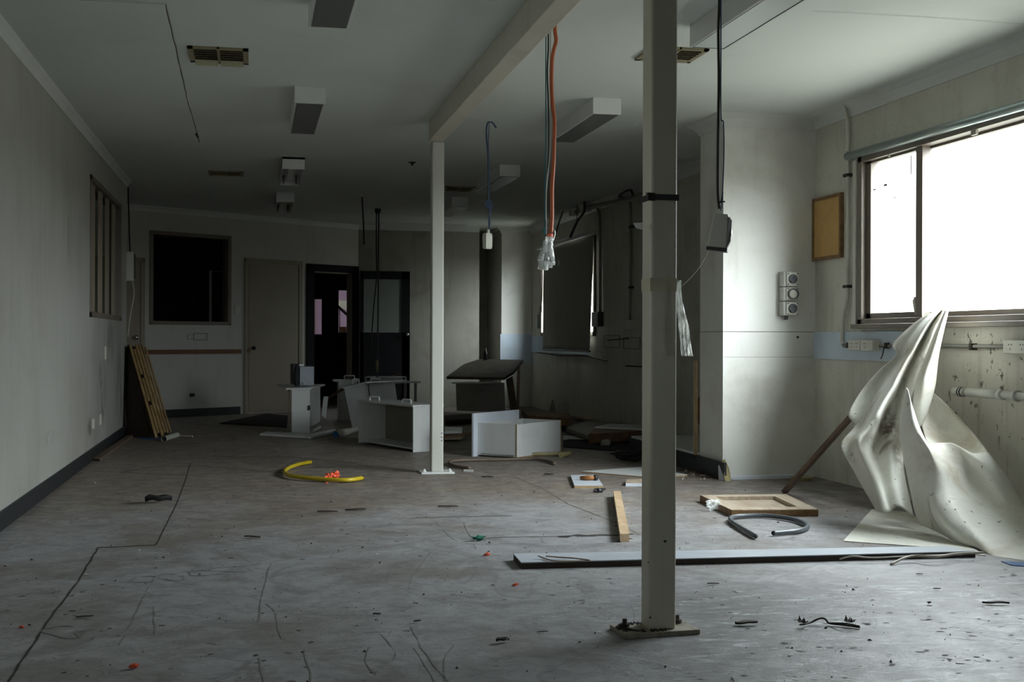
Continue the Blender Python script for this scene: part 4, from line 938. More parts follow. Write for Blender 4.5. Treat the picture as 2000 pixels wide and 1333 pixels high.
MB().tube([(3.95, 14.02, 2.60), (3.97, 13.95, 2.53), (3.975, 13.87, 2.42), (3.975, 13.84, 2.0), (3.975, 13.84, 1.3)], .018, 8, smooth_n=5).build('pipe_run', 'conduit_dk', t_, smooth=True)
MB().span((3.93, 13.78, 1.14), (4.0, 14.05, 1.31)).build('switch_box', 'dark_plastic', t_, bev=.004)
t_ = thing('wall_conduit', (3.97, 12.7, 1.1), 'thin conduit looping at the ceiling then dropping to a small white box', 'conduit')
MB().tube([(3.93, 12.42, 2.5), (3.93, 12.55, 2.585), (3.93, 12.9, 2.575), (3.95, 12.98, 2.55)], .013, 8, smooth_n=5).build('pipe_loop', 'black', t_, smooth=True)
MB().tube([(3.95, 12.98, 2.56), (3.975, 12.78, 2.50), (3.975, 12.68, 2.40), (3.975, 12.66, 1.8), (3.975, 12.68, 1.2)], .013, 8, smooth_n=5).build('pipe_run', 'conduit_dk', t_, smooth=True)
MB().span((3.94, 12.57, 1.10), (4.0, 12.75, 1.20)).build('junction_box', 'plastic', t_, bev=.004)
for z_ in (2.2, 1.55): MB().span((3.96, 12.62, z_-.012), (4.0, 12.70, z_+.012)).build('pipe_clip', 'dark_chip', t_)
t_ = thing('ceiling_pipe', (3.9, 13.6, 2.5), 'fallen pale conduit sagging along the far right ceiling corner with cut black cables', 'pipe')
MB().tube([(3.86, 14.75, 2.545), (3.86, 14.0, 2.54), (3.87, 13.2, 2.50), (3.89, 12.4, 2.47), (3.9, 12.0, 2.47)], .028, 10, smooth_n=4).build('pipe_run', 'conduit_dk', t_, smooth=True)
MB().span((3.80, 14.50, 2.50), (3.9, 14.62, 2.59)).build('pipe_bracket', 'conduit', t_); MB().span((3.80, 13.95, 2.50), (3.9, 14.12, 2.59)).build('pipe_bracket', 'conduit', t_)
MB().tube([atX(1112, 385, 3.8), atX(1104, 400, 3.8), atX(1090, 440, 3.85), atX(1082, 470, 3.9)], .012, 7, smooth_n=4).build('cut_cable', 'black', t_)
MB().tube([atX(1141, 393, 3.8), atX(1141, 413, 3.8), atX(1128, 432, 3.8), atX(1114, 463, 3.8)], .016, 7, smooth_n=4).build('cut_cable', 'black', t_)
MB().tube([atX(1127, 385, 3.8), atX(1127, 430, 3.8)], .004, 6).build('cut_cable', 'black', t_)
t_ = thing('wall_switch', (3.9, 16.7, 1.24), 'small white switch box hanging on its cable left of the covered window', 'switch')
MB().box(atX(1051, 629, 3.82), (.05, .11, .19)).build('switch_box', 'white', t_, bev=.004)
MB().tube([atX(1053, 615, 3.82), atX(1054, 600, 3.82), atX(1058, 586, 3.85), atX(1059, 520, 3.9), atX(1059, 470, 3.92)], .008, 7, smooth_n=5).build('switch_cable', 'conduit', t_)
MB().tube([atX(1055, 615, 3.82), atX(1057.5, 606, 3.82), atX(1057, 590, 3.84)], .006, 7, smooth_n=5).build('switch_cable', 'conduit', t_)
t_ = thing('wall_socket', atX(1028, 630, 3.97), 'dark double socket beside the far pier left of the hanging white switch', 'socket')
MB().box(atX(1029, 630, 3.97), (.05, .30, .20)).build('socket_body', 'grey_plastic', t_)
sk_ = t_.children[0]
for y_ in (623, 637): MB().lathe([(.035, 0), (.035, .02), (.002, .02)], atX(1029, y_, 3.945), (-1, 0, 0), 12).build('socket_face', 'black', sk_)
# broken fixing marks and panels along the far right wall
for (x0_, y0_, x1_, y1_, lb) in ((1180, 656, 1210, 680, 'faint rectangular patch outline on the far right wall, left one'), (1218, 660, 1250, 682, 'faint rectangular patch outline on the far right wall, right one')):
    a_ = atX(x0_, y0_, 3.998); b_ = atX(x1_, y1_, 3.998); mb = MB()
    for q0, q1 in (((a_.y, a_.z), (b_.y, a_.z)), ((a_.y, b_.z), (b_.y, b_.z))): mb.span((3.996, q0[0], q0[1]-.003), (4.0, q1[0], q1[1]+.003))
    for yy in (a_.y, b_.y): mb.span((3.996, yy-.006, b_.z), (4.0, yy+.006, a_.z))
    tag(mb.build('wall_patch', 'dirt_line'), lb, 'mark', 'patch outlines on the far right wall')
a_ = MB().tube([(3.995, 17.3, .80), (3.995, 15.8, .77), (3.995, 14.6, .79), (3.995, 13.6, .74)], .008, 5).tube([(3.995, 12.9, .70), (3.995, 12.2, .705)], .008, 5).tube([(3.995, 13.6, .98), (3.995, 12.8, 1.0)], .006, 5)
st(a_.build('trim_6', 'stain'))

# ================================================================== BASE CABINET BY THE PIER
t_ = thing('base_cabinet', (3.55, 9.5, .12), 'gutted open base cabinet with a raw orange edge behind the near pier', 'cabinet')
MB().span((3.262, 8.75, .127), (3.9, 10.35, .145)).build('cabinet_base', 'melamine', t_)
MB().span((3.255, 8.745, .10), (3.275, 8.775, .835)).build('cabinet_edge', 'chip', t_)
MB().span((3.262, 8.776, .145), (3.278, 8.80, .835)).build('cabinet_edge', 'melamine', t_)
MB().tube([(3.5, 9.1, .15), (3.5, 9.1, .56)], .035, 12).build('drain_pipe', 'steel_bare', t_, smooth=True)
MB().box((3.52, 9.35, .42), (.02, .16, .16), Matrix.Rotation(math.radians(45), 3, 'X')).build('cabinet_flap', 'rust_wood', t_)
t_ = thing('broken_kickboard', (3.25, 8.14, 0), 'torn laminated kickboard end at the foot of the near pier', 'kickboard')
MB().sheet([at(1404, 938), at(1417, 940), atD(1416, 925, 8.65), atD(1405, 908, 8.75), atD(1403, 912, 8.75)], W0*.01).build('kickboard_skin', 'melamine_blue', t_)
MB().sheet([at(1417, 941), at(1428, 940), atD(1424, 915, 8.7), atD(1416, 898, 8.75), atD(1406, 905, 8.75), atD(1410, 920, 8.7)], W0*.03).build('kickboard_core', 'tin', t_)
tag(MB().slab([at(1426, 938)[:2], at(1560, 935)[:2], at(1558, 930)[:2], at(1430, 930)[:2]], .0, .022).build('edge_strip', 'melamine_blue', bev=.001), 'long pale blue strip lying along the foot of the near pier', 'strip')
tag(MB().lathe([(.075, 0), (.08, .006), (.08, .022), (.07, .024), (.04, .02), (.002, .02)], at(1567, 938), (0, 0, 1), 20).build('round_lid', 'tin'), 'round yellowed lid on the floor between the pier and the leaning stick', 'lid')

# ================================================================== WRECKED CABINETS
def frame_axes(c, right, up=V((0, 0, 1))):
    r = V(right).normalized(); f = up.cross(r).normalized(); return Matrix((r, f, up.normalized())).transposed()
def handle(c, w, R, par, h=.035, name='handle'):
    P = [c + R @ V(q) for q in ((-w/2, 0, 0), (-w/2, 0, h*.7), (-w/2+.01, 0, h), (w/2-.01, 0, h), (w/2, 0, h*.7), (w/2, 0, 0))]
    MB().tube(P, .008, 8, smooth_n=3).build(name, 'white', par, smooth=True)
# A: cupboard lying with its doors on top, left of the far post
P1 = V((.985, 11.70, 0)); P2 = V((1.377, 10.68, 0)); rt = (P2-P1).normalized(); LA = (P2-P1).length; RA = Matrix((rt, V((-rt.y, rt.x, 0)), UZ)).transposed()
t_ = thing('open_cupboard', P1, 'white open cupboard with two handles on top, just left of the far post', 'cupboard', 'wrecked white cupboards')
def A(x, y, z): return P1 + RA @ V((x, y, z))
def abox(x0, x1, y0, y1, z0, z1, name, mat, par=None, PP=None, RR=None):
    PP = P1 if PP is None else PP; RR = RA if RR is None else RR
    return MB().box(PP + RR @ V(((x0+x1)/2, (y0+y1)/2, (z0+z1)/2)), (x1-x0, y1-y0, z1-z0), RR).build(name, mat, par or t_, bev=.0012)
dA = .29; hA = .395
abox(0, .017, 0, dA, .0, hA, 'side_panel', 'melamine'); abox(LA-.017, LA, 0, dA, 0, hA, 'side_panel', 'melamine')
abox(.017, LA-.017, dA-.012, dA, .0, hA, 'back_panel', 'shaded_back'); abox(.017, LA-.017, .01, dA-.012, .02, .036, 'base_panel', 'melamine')
dp = abox(-.03, LA+.01, -.012, dA+.01, hA, hA+.018, 'door_panel', 'melamine')
handle(A(.24, .05, hA+.018), .12, RA @ Rz(math.radians(20)), dp); handle(A(.86, .06, hA+.018), .12, RA @ Rz(math.radians(10)), dp)
# B: open-topped carcass right of the far post
PB = V((2.142, 9.943, .0)); rB = V((.727, .685, 0)).normalized(); RB = Matrix((rB, V((-rB.y, rB.x, 0)), UZ)).transposed()
t_ = thing('open_cupboard', PB, 'white cupboard carcass lying open side up, right of the far post', 'cupboard', 'wrecked white cupboards')
LB, WB, HB = .68, .40, .285
def bbox(*a): return abox(*a, t_, PB, RB)
bbox(0, LB, 0, .016, .012, HB, 'side_panel', 'melamine'); bbox(0, LB, WB-.016, WB, .012, HB, 'side_panel', 'melamine')
bbox(0, .016, .016, WB-.016, .012, HB, 'end_panel', 'melamine'); bbox(LB-.016, LB, .016, WB-.016, .012, HB, 'end_panel', 'melamine')
bbox(.016, LB-.016, .016, WB-.016, .03, .04, 'base_panel', 'melamine')
bbox(-.003, .001, -.004, .007, .0, HB+.002, 'raw_edge', 'chip'); bbox(.007, LB-.008, -.003, .006, .0, .013, 'raw_edge', 'chip'); bbox(LB-.007, LB+.002, -.004, .004, .0, HB+.002, 'raw_edge', 'chip')
bbox(-.06, .62, WB, WB+.018, 0, HB+.08, 'door_panel', 'melamine_blue'); bbox(.0, .012, .03, WB-.03, .0, .03, 'runner', 'dark_chip')
hl = MB()
for x_, z_ in ((.25, .2), (.25, .235), (.42, .2), (.42, .24), (.6, .24)): hl.box(PB + RB @ V((x_, WB-.0165, z_)), (.006, .001, .006), RB)
hl.build('drill_holes', 'black', t_)
# C: narrow cupboard with a metal box on it, left
PC = V((.40, 12.92, 0)); rC = V((.995, -.03, 0)).normalized(); RC = Matrix((rC, V((-rC.y, rC.x, 0)), UZ)).transposed()
t_ = thing('narrow_cupboard', PC, 'narrow white cupboard standing left, carrying the metal box', 'cupboard', 'wrecked white cupboards')
def cbox(*a): return abox(*a, t_, PC, RC)
cbox(0, .185, 0, .016, 0, .46, 'front_panel', 'melamine'); cbox(-.035, -.02, .02, .5, 0, .44, 'side_panel', 'timber_dark')
MB().sheet([PC+RC@V((.185, .0, .07)), V((.745, 13.9, .06)), V((.745, 13.9, .47)), PC+RC@V((.185, .0, .46))], (-.016, 0, 0)).build('side_panel', 'melamine', t_)
MB().sheet([PC+RC@V((-.06, -.02, .46)), PC+RC@V((.20, -.02, .46)), V((.80, 13.95, .46)), V((.28, 13.95, .46))], (0, 0, .018)).build('top_panel', 'melamine', t_, bev=.001)
MB().box(PC+RC@V((.175, -.004, .27)), (.03, .006, .05), RC).build('broken_hole', 'black', t_)
MB().sheet([PC+RC@V((.19, .02, .0)), V((.75, 13.8, .0)), V((.75, 13.8, .02)), PC+RC@V((.19, .02, .02))], (-.02, 0, 0)).build('bottom_rail', 'melamine', t_)
t_ = thing('metal_box', PC+V((.1, .3, .478)), 'small grey sheet metal box with black fittings on the narrow cupboard', 'metal box')
q_ = atD(597, 757, 13.2); q_.z = .478
R_ = Rz(math.radians(8))
MB().box(q_+V((0, .1, .108)), (.155, .2, .205), R_).build('box_body', 'steel_bare', t_, bev=.003); bx_ = t_.children[0] if t_.children else t_
MB().box(q_+V((-.115, .06, .13)), (.07, .16, .22), R_).build('box_motor', 'black', t_, bev=.008)
MB().tube([q_+V((-.1, .0, .23)), q_+V((-.105, -.03, .12)), q_+V((-.10, -.04, .02)), q_+V((-.085, -.05, -.03)), q_+V((-.06, -.07, -.05))], [.022, .022, .02, .018, .016], 8, smooth_n=4).build('box_strap', 'black', t_)
MB().box(q_+V((-.06, .05, .225)), (.08, .03, .02), R_).build('box_catch', 'chrome', bx_)
MB().lathe([(.014, 0), (.014, .02), (.002, .024)], q_+V((-.02, -.02, .03)), (0, -1, 0), 8).build('box_knob', 'plastic', bx_)
tag(MB().slab([at(507, 851)[:2], at(608, 857)[:2], at(655, 841)[:2], at(610, 850)[:2], at(520, 846.5)[:2]], 0, .018).build('shelf_board', 'melamine', bev=.001), 'pale shelf board lying flat in front of the narrow cupboard', 'board')
t_ = thing('pipe_connector', at(672, 846), 'ribbed grey plastic pipe connector with a blue mouth on the floor beside the open cupboard', 'pipe')
a_ = at(656, 849, .03); b_ = at(700, 838, .05)
MB().tube([a_.lerp(b_, t) for t in (0, .15, .16, .3, .31, .5, .51, 1)], [.03, .03, .04, .04, .036, .036, .03, .026], 14).build('pipe_run', 'pvc', t_, smooth=False)
MB().tube([a_-(b_-a_).normalized()*.012, a_], .032, 14).build('blue_mouth', 'blue_tape', t_)
tag(MB().tube([at(604, 856, .012), at(652, 846, .012)], .012, 6).build('white_lath', 'white'), 'thin white lath leading to the blue mouthed pipe', 'lath')
# D: tilted cupboard behind A
RD = Rz(math.radians(-14)) @ Matrix.Rotation(math.radians(-9), 3, 'Y'); PD = V((1.13, 13.55, .03))
t_ = thing('tilted_cupboard', PD, 'tilted white cupboard leaning behind the one left of the far post', 'cupboard', 'wrecked white cupboards')
q0 = atD(673, 757, 13.6); q1 = atD(715, 751, 13.4); q2 = atD(719, 776, 13.4); q3 = atD(697, 827, 13.6); q4 = atD(685, 828, 13.6)
MB().sheet([atD(672, 758, 13.6), atD(712, 750, 13.45), atD(724, 835, 13.45), atD(688, 836, 13.6)], W0*.016).build('front_panel', 'melamine', t_)
MB().sheet([atD(713, 750, 13.45), atD(716, 750, 13.45), atD(727, 835, 13.45), atD(724, 835, 13.45)], W0*.1).build('side_edge', 'grey_plastic', t_)
MB().sheet([atD(720, 750, 13.75), atD(771, 748, 13.6), atD(782, 835, 13.6), atD(730, 836, 13.75)], W0*.016).build('front_panel', 'melamine', t_)
MB().sheet([atD(669, 760, 13.55), atD(716, 749, 13.35), atD(790, 745, 13.5), atD(785, 741, 14.1), atD(735, 742, 14.2)], (0, 0, .014)).build('top_panel', 'melamine', t_)
handle(atD(695, 750, 13.7), .07, Rz(.2), t_, .05); handle(atD(733, 745, 13.8), .1, Rz(0), t_, .03)
# E: dark cupboard farther back
PE = atD(662, 747, 14.8); t_ = thing('back_cupboard', V((PE.x, PE.y, 0)), 'dim white cupboard with one handle farthest back before the black doorway', 'cupboard', 'wrecked white cupboards')
MB().span((PE.x, PE.y, 0), (PE.x+.22, PE.y+.3, .47)).build('cupboard_body', 'melamine', t_); MB().span((PE.x-.06, PE.y-.02, .47), (PE.x+.24, PE.y+.32, .49)).build('top_panel', 'melamine', t_)
handle(V((PE.x+.13, PE.y+.05, .49)), .12, Rz(.1), t_, .05)
tag(MB().sheet([atD(640, 775, 14.3), atD(670, 757, 14.0), atD(672, 762, 14.0), atD(640, 781, 14.3)], W0*.04).build('broken_lath', 'rust_wood'), 'reddish broken lath sloping between the two left cupboards', 'lath')
tag(MB().sheet([atD(632, 775, 13.9), atD(641, 775, 13.9), atD(636, 818, 13.9), atD(628, 812, 13.9)], W0*.02).build('leaning_board', 'melamine'), 'small pale board leaning beside the narrow cupboard', 'board') 
# F: table frame at the back
t_ = thing('upturned_table', (1.9, 15.6, 0), 'dim low table with a pale rim behind the tilted cupboard', 'table')
a_ = atD(706, 733, 16); b_ = atD(787, 733, 16); 
mb = MB(); zt = a_.z; mb.span((a_.x, 15.55, zt-.02), (b_.x, 15.57, zt)); mb.span((a_.x, 15.55, .25), (a_.x+.02, 15.57, zt)); mb.span((b_.x-.02, 15.55, .25), (b_.x, 15.57, zt)); mb.build('table_rim', 'melamine', t_)
c_ = atD(815, 742, 15.6)
MB().slab([(b_.x-.35, 15.0), (c_.x, 15.2), (c_.x-.15, 15.5), (b_.x-.45, 15.5)], .44, .46).build('table_top', 'melamine', t_)
for x_ in (1.83, 1.96): MB().span((x_, 15.1, 0), (x_+.03, 15.13, .44)).build('table_leg', 'conduit_dk', t_)
MB().sheet([atD(752, 737, 15.7), atD(780, 729, 15.5), atD(781, 732, 15.5), atD(755, 741, 15.7)], W0*.02).build('splinter', 'timber_dark', t_)
# G: collapsed workbench
t_ = thing('collapsed_bench', (3.1, 16.9, 0), 'collapsed workbench with a sloping grimy top and white front panel at the back', 'workbench')
MB().sheet([atD(890, 748, 16.3), atD(985, 748, 16.1), atD(987, 806, 16.1), atD(892, 803, 16.3)], W0*.02).build('front_panel', 'wall_dark', t_)
top = [atD(872, 741, 16.2), atD(985, 743, 15.9), atD(1004, 731, 16.1), atD(1022, 708, 16.6), atD(935, 707, 17.0), atD(905, 717, 16.8)]
MB().sheet([top[0], top[1], top[2], top[3], top[4], top[5]], (0, 0, .035)).build('bench_top', 'bench_wood', t_, bev=.004)
MB().sheet([atD(882, 747, 16.1), atD(962, 746, 15.95), atD(962, 749, 15.95), atD(882, 750, 16.1)], W0*.02).build('top_edge', 'paper', t_)
MB().sheet([atD(988, 742, 16.2), atD(1001, 735, 16.3), atD(1012, 808, 16.3), atD(998, 808, 16.2)], W0*.04).build('bench_leg', 'timber_dark', t_)
MB().sheet([atD(1010, 722, 16.7), atD(1016, 716, 16.8), atD(1014, 800, 16.8), atD(1008, 800, 16.7)], W0*.04).build('bench_leg', 'timber_dark', t_)
t_ = thing('dark_bottle', atD(948, 707, 17.2), 'small dark bottle standing on the collapsed workbench', 'bottle')
bb = atD(948, 708, 16.9); MB().lathe([(.03, 0), (.03, .10), (.012, .13), (.012, .17)], bb+V((0, 0, .03)), (0, 0, 1), 10).build('bottle_body', 'dark_plastic', t_, smooth=True)

# ================================================================== RUBBLE RIGHT OF THE CARCASS
def board(pp, z0, z1, name, mat, label, cat='board', group='boards in the rubble pile', bev=.001):
    return tag(MB().slab([at(x, y, z1)[:2] for x, y in pp], z0, z1).build(name, mat, bev=bev), label, cat, group)
board([(1106, 836), (1145, 822), (1245, 828), (1240, 842), (1150, 853)], .04, .075, 'plaster_slab', 'wall_dark', 'broad pale dirty slab on top of the rubble at right', 'slab')
board([(1118, 812), (1190, 806), (1240, 812), (1150, 820)], .03, .05, 'plaster_slab', 'ply', 'dusty slab behind the broad one under the yellow tin', 'slab')
board([(1150, 848), (1255, 842), (1255, 836), (1160, 838)], .02, .11, 'timber_beam', 'rust_wood', 'thick reddish timber across the front of the rubble', 'timber')
board([(1162, 834), (1256, 838), (1256, 830), (1190, 828)], .11, .125, 'white_trim', 'melamine', 'thin white trim lying over the reddish timber')
board([(1100, 856), (1150, 858), (1130, 851), (1100, 851)], 0, .02, 'white_offcut', 'melamine', 'small white offcut on the floor under the rubble')
board([(1226, 856), (1256, 868), (1256, 862), (1230, 851)], .02, .04, 'white_offcut', 'melamine', 'narrow white offcut pointing behind the near post')
board([(1018, 800), (1112, 808), (1116, 818), (1030, 812)], .06, .14, 'timber_beam', 'rust_wood', 'brown timber behind the open carcass')
board([(868, 843), (902, 842), (903, 835), (868, 834)], .06, .085, 'shelf_board', 'melamine', 'pale board end stacked between the far post and the carcass, upper one')
board([(868, 857), (900, 856), (910, 850), (868, 850)], .02, .035, 'shelf_board', 'ply', 'tan board end stacked between the far post and the carcass, lower one')
board([(868, 850), (905, 850), (925, 846), (868, 844)], .035, .055, 'timber_offcut', 'rust_wood', 'brown offcut sandwiched in the stack beside the carcass')
board([(868, 812), (960, 806), (1000, 814), (870, 822)], .02, .06, 'dark_board', 'dark_chip', 'long dark board behind the far post')
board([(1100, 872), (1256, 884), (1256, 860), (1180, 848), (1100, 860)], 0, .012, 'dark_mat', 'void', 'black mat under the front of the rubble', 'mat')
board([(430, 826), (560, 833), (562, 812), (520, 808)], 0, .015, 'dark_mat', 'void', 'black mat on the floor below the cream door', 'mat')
def lumpy(name, c, r, mat, label, cat, sq=(1, 1, .7), seed=0, sub=2, amp=.35, group=None):
    bm = bmesh.new(); bmesh.ops.create_icosphere(bm, subdivisions=sub, radius=1)
    for v in bm.verts:
        k = 1+amp*noise.noise(v.co*1.7+V((seed, seed*2, 0))); v.co = V((v.co.x*sq[0], v.co.y*sq[1], v.co.z*sq[2]))*r*k
    lo = min(v.co.z for v in bm.verts)
    me = bpy.data.meshes.new(name); 
    for v in bm.verts: v.co += V((c[0], c[1], c[2]-lo))
    bm.to_mesh(me); bm.free(); me.materials.append(M[mat]); o = bpy.data.objects.new(name, me); C.objects.link(o)
    return tag(o, label, cat, group)
lumpy('stone', at(1183, 873), .05, 'wall_dark', 'rounded pale lump of plaster on the black mat', 'lump', seed=3)
lumpy('black_rag', at(1232, 902), .11, 'void', 'crumpled black rag beside the near post', 'rag', (1.3, .7, .35), 5, 3, .9)
t_ = thing('white_bucket', at(1110, 812), 'small dim white bucket against the far right wall', 'bucket'); q_ = at(1110, 812); q_.z = .04
MB().lathe([(.04, 0), (.055, .11), (.06, .11), (.06, .12), (.05, .12), (.038, .01)], q_, (0, 0, 1), 18).build('bucket_body', 'grey_plastic', t_, smooth=False)
t_ = thing('dim_bottle', at(1079, 808), 'dim plastic bottle left of the small bucket', 'bottle'); q_ = at(1079, 812)
MB().lathe([(.035, 0), (.038, .08), (.03, .13), (.014, .16), (.014, .2)], q_, (0, 0, 1), 12).build('bottle_body', 'wall_dark', t_, smooth=True)
t_ = thing('yellow_tin', at(1217, 826), 'battered yellowish tin against the far right wall', 'tin'); q_ = at(1217, 826, .05)
MB().lathe([(.055, 0), (.06, .03), (.052, .05), (.056, .11), (.05, .115), (.045, .10)], q_, (0.05, 0, 1), 16).build('tin_body', 'tin', t_, smooth=False)
t_ = thing('old_brush', q_, 'grey brush leaning in the yellowish tin', 'brush')
MB().tube([q_+V((0, .02, .10)), q_+V((-.03, .03, .22)), q_+V((-.06, .04, .36))], [.035, .03, .016], 10).build('brush_head', 'conduit_dk', t_, smooth=True)
t_ = thing('capped_pipe', at(1235, 890), 'yellow pipe with white and black ends beside the near post', 'pipe')
MB().tube([at(1205, 885, .03), at(1240, 888, .03)], .022, 10).build('pipe_run', 'tin', t_); MB().tube([at(1240, 888, .035), at(1262, 889, .035)], .033, 12).build('pipe_end', 'plastic', t_); MB().tube([at(1248, 888, .035), at(1252, 888, .035)], .036, 12).build('pipe_ring', 'black', t_)
t_ = thing('yellow_spray_hose', at(1080, 890), 'yellow hose end with fitting at the foot of the carcass', 'hose')
MB().tube([at(1030, 888, .02), at(1080, 887, .02), at(1108, 887, .02)], .016, 8).build('hose_run', 'tin', t_); MB().tube([at(1095, 890, .02), at(1112, 886, .025)], .022, 8).build('hose_fitting', 'tin', t_)

# ================================================================== THINGS ON THE OPEN FLOOR
t_ = thing('yellow_hose', at(600, 920), 'bright yellow curved hose piece lying on the left middle floor', 'hose')
MB().tube([at(607, 903, .022), at(585, 907, .022), at(565, 914, .022), at(556, 921, .022), at(562, 928, .022), at(590, 933, .022), at(640, 937, .022), at(680, 938, .022), at(708, 934, .022)], .0145, 12, smooth_n=6).build('hose_body', 'yellow_hose', t_, smooth=True)
a_ = at(708, 934, .022); MB().tube([a_, a_+V((.006, 0, 0))], .017, 12).build('hose_mouth', 'void', t_)
lumpy('orange_foam', at(641, 942), .024, 'orange', 'crumbled orange foam lump on the yellow hose, left piece', 'foam', (1, 1, .9), 2, 3, 1.2, 'orange foam on the yellow hose')
lumpy('orange_foam', at(655, 940), .026, 'orange', 'crumbled orange foam lump on the yellow hose, right piece', 'foam', (1.2, .8, .8), 7, 3, 1.2, 'orange foam on the yellow hose').location.z = .01
for k, (x, y, r, lb) in enumerate(((638, 943, .010, 'tiny orange foam crumb in front of the yellow hose'), (951, 1083, .013, 'orange foam scrap left of the long white board'), (1007, 1142, .011, 'orange foam scrap below the end of the long white board'), (43, 1225, .008, 'orange foam crumb near the lower left floor joint'), (262, 1304, .010, 'dull orange foam scrap at the bottom left'))):
    lumpy('foam_scrap', at(x, y+3), r, 'orange', lb, 'foam', (1.3, .8, .7), 11+k, 1, .8, 'loose orange foam scraps')
lumpy('green_scrap', at(934, 1057), .024, 'green', 'small crumpled green scrap on the middle floor', 'scrap', (1.3, .6, .5), 21, 2, 1.3)
t_ = thing('brown_hose', at(950, 905), 'dusty brown hose curving in front of the open carcass', 'hose')
MB().tube([at(918, 915, .015), at(890, 911, .015), at(878, 906, .015), at(885, 901, .015), at(920, 899, .015), at(980, 898, .015), at(1040, 897, .015), at(1075, 902, .015), at(1083, 906, .015)], .012, 10, smooth_n=6).build('hose_body', 'brown_hose', t_, smooth=True)
tag(MB().slab([at(905, 922)[:2], at(924, 923)[:2], at(925, 920)[:2], at(906, 919)[:2]], 0, .008).build('white_chip', 'white'), 'small white plastic strip right of the far post plate', 'strip')
def raised(pp, t, name, mat, emat, label, cat='board'):
    tt = thing(name, at(*pp[0]), label, cat)
    MB().slab([at(x, y, t)[:2] for x, y in pp], .0, t-.0015).build('board_core', emat, tt)
    MB().slab([at(x, y, t)[:2] for x, y in pp], t-.0015, t).build('board_face', mat, tt); return tt
raised([(1114, 928), (1164, 928), (1178, 949), (1122, 949)], .018, 'blue_offcut', 'melamine_blue', 'chip', 'square pale blue board offcut with a rusty valve on it')
t_ = thing('rusty_valve', at(1148, 933, .018), 'rusty orange valve fitting with a black knob on the blue offcut', 'valve')
q_ = at(1148, 934, .036); q2_ = at(1163, 934, .036)
MB().tube([at(1134, 934, .032), q_, q2_], [.012, .018, .012], 10).build('valve_body', 'rust', t_, smooth=True); MB().lathe([(.005, -.012), (.02, -.01), (.022, .0), (.02, .01), (.005, .012)], q2_, (1, .4, 0), 12).build('valve_knob', 'black', t_)
lumpy('black_fitting', at(1171, 963), .026, 'dark_plastic', 'broken black plastic fitting below the blue offcut', 'fitting', (1.3, .7, .6), 31, 2, 1.0)
raised([(1135, 921), (1256, 912), (1345, 928), (1256, 931)], .010, 'triangular_offcut', 'melamine', 'chip', 'flat white triangular panel piece behind the near post')
raised([(1224, 937), (1300, 934), (1300, 944), (1222, 944)], .022, 'tan_offcut', 'ply', 'melamine_blue', 'tan offcut with pale edge just left behind the near post')
raised([(1198, 960), (1212, 959), (1229, 1043), (1211, 1044)], .04, 'timber_offcut', 'timber', 'timber', 'pale pine timber offcut left of the near post', 'timber')
# framed board
t_ = thing('framed_panel', at(1480, 985), 'tan wooden panel with a raised rim lying right of the near post', 'panel')
Q = [at(1368, 969, .035), at(1535, 967, .035), at(1598, 997, .035), at(1428, 998, .035)]
def q4(u, v): return (Q[0].lerp(Q[1], u)).lerp(Q[3].lerp(Q[2], u), v)
MB().slab([p[:2] for p in Q], .004, .018).build('panel_base', 'ply', t_)
def rim(u0, u1, v0, v1, mat='ply'):
    MB().slab([q4(u0, v0)[:2], q4(u1, v0)[:2], q4(u1, v1)[:2], q4(u0, v1)[:2]], .018, .040).build('panel_rim', mat, t_, bev=.001)
rim(0, 1, 0, .14); rim(0, 1, .84, 1); rim(0, .13, .14, .84); rim(.82, 1, .14, .84)
for e0, e1 in (((0, 0), (0, 1)), ((0, 1), (1, 1))):
    a_ = q4(*e0); b_ = q4(*e1); n_ = V((-(b_-a_).y, (b_-a_).x, 0)).normalized()*.003
    MB().slab([(a_-n_)[:2], (b_-n_)[:2], (b_+n_)[:2], (a_+n_)[:2]], .001, .036).build('panel_edge', 'cork_frame', t_)
lumpy('plastic_wrap', at(1392, 999), .032, 'clear', 'crumpled clear plastic at the left corner of the tan panel', 'plastic', (1.2, .7, .8), 41, 3, 1.2)
t_ = thing('grey_hose', at(1500, 1020), 'grey rubber hose bent into an open loop below the tan panel', 'hose')
MB().tube([at(1476, 1048, .016), at(1462, 1040, .016), at(1440, 1027, .016), at(1427, 1017, .016), at(1430, 1011, .016), at(1455, 1008, .016), at(1500, 1008, .016), at(1545, 1014, .016), at(1570, 1022, .016), at(1577, 1030, .016), at(1562, 1037, .016), at(1535, 1040, .016), at(1510, 1042, .016)], .0125, 12, smooth_n=6).build('hose_body', 'grey_hose', t_, smooth=True)
for (x, y, dx) in ((1476, 1048, .004), (1510, 1042, -.004)):
    a_ = at(x, y, .016); MB().tube([a_, a_+V((dx, -.002, 0))], .009, 10).build('hose_mouth', 'void', t_)
# long white board
t_ = thing('long_board', at(1450, 1090), 'long narrow white board with dark edge lying across the right foreground', 'board')
LBp = [at(1003, 1082, .03), at(1850, 1067, .03), at(1905, 1077, .03), at(1018, 1099, .03)]
MB().slab([p[:2] for p in LBp], .0, .026).build('board_core', 'dark_chip', t_)
MB().slab([p[:2] for p in LBp], .026, .030).build('board_face', grimy('pale_grey_laminate', (.50, .54, .60), (.30, .30, .31), .45, .35, .35, False, 3, .5), t_)
def strand(pp, r, mat, name, label, z=.035, cat='strip', grp=None):
    return tag(MB().tube([at(x, y, z+dz) for x, y, dz in pp], r, 6, smooth_n=5).build(name, mat, smooth=True), label, cat, grp)
strand([(1051, 1086, .01), (1060, 1090, .002), (1080, 1096, 0), (1110, 1097, 0), (1150, 1095, 0)], .004, 'strip', 'beige_strip', 'torn beige strip curled on the left end of the long white board')
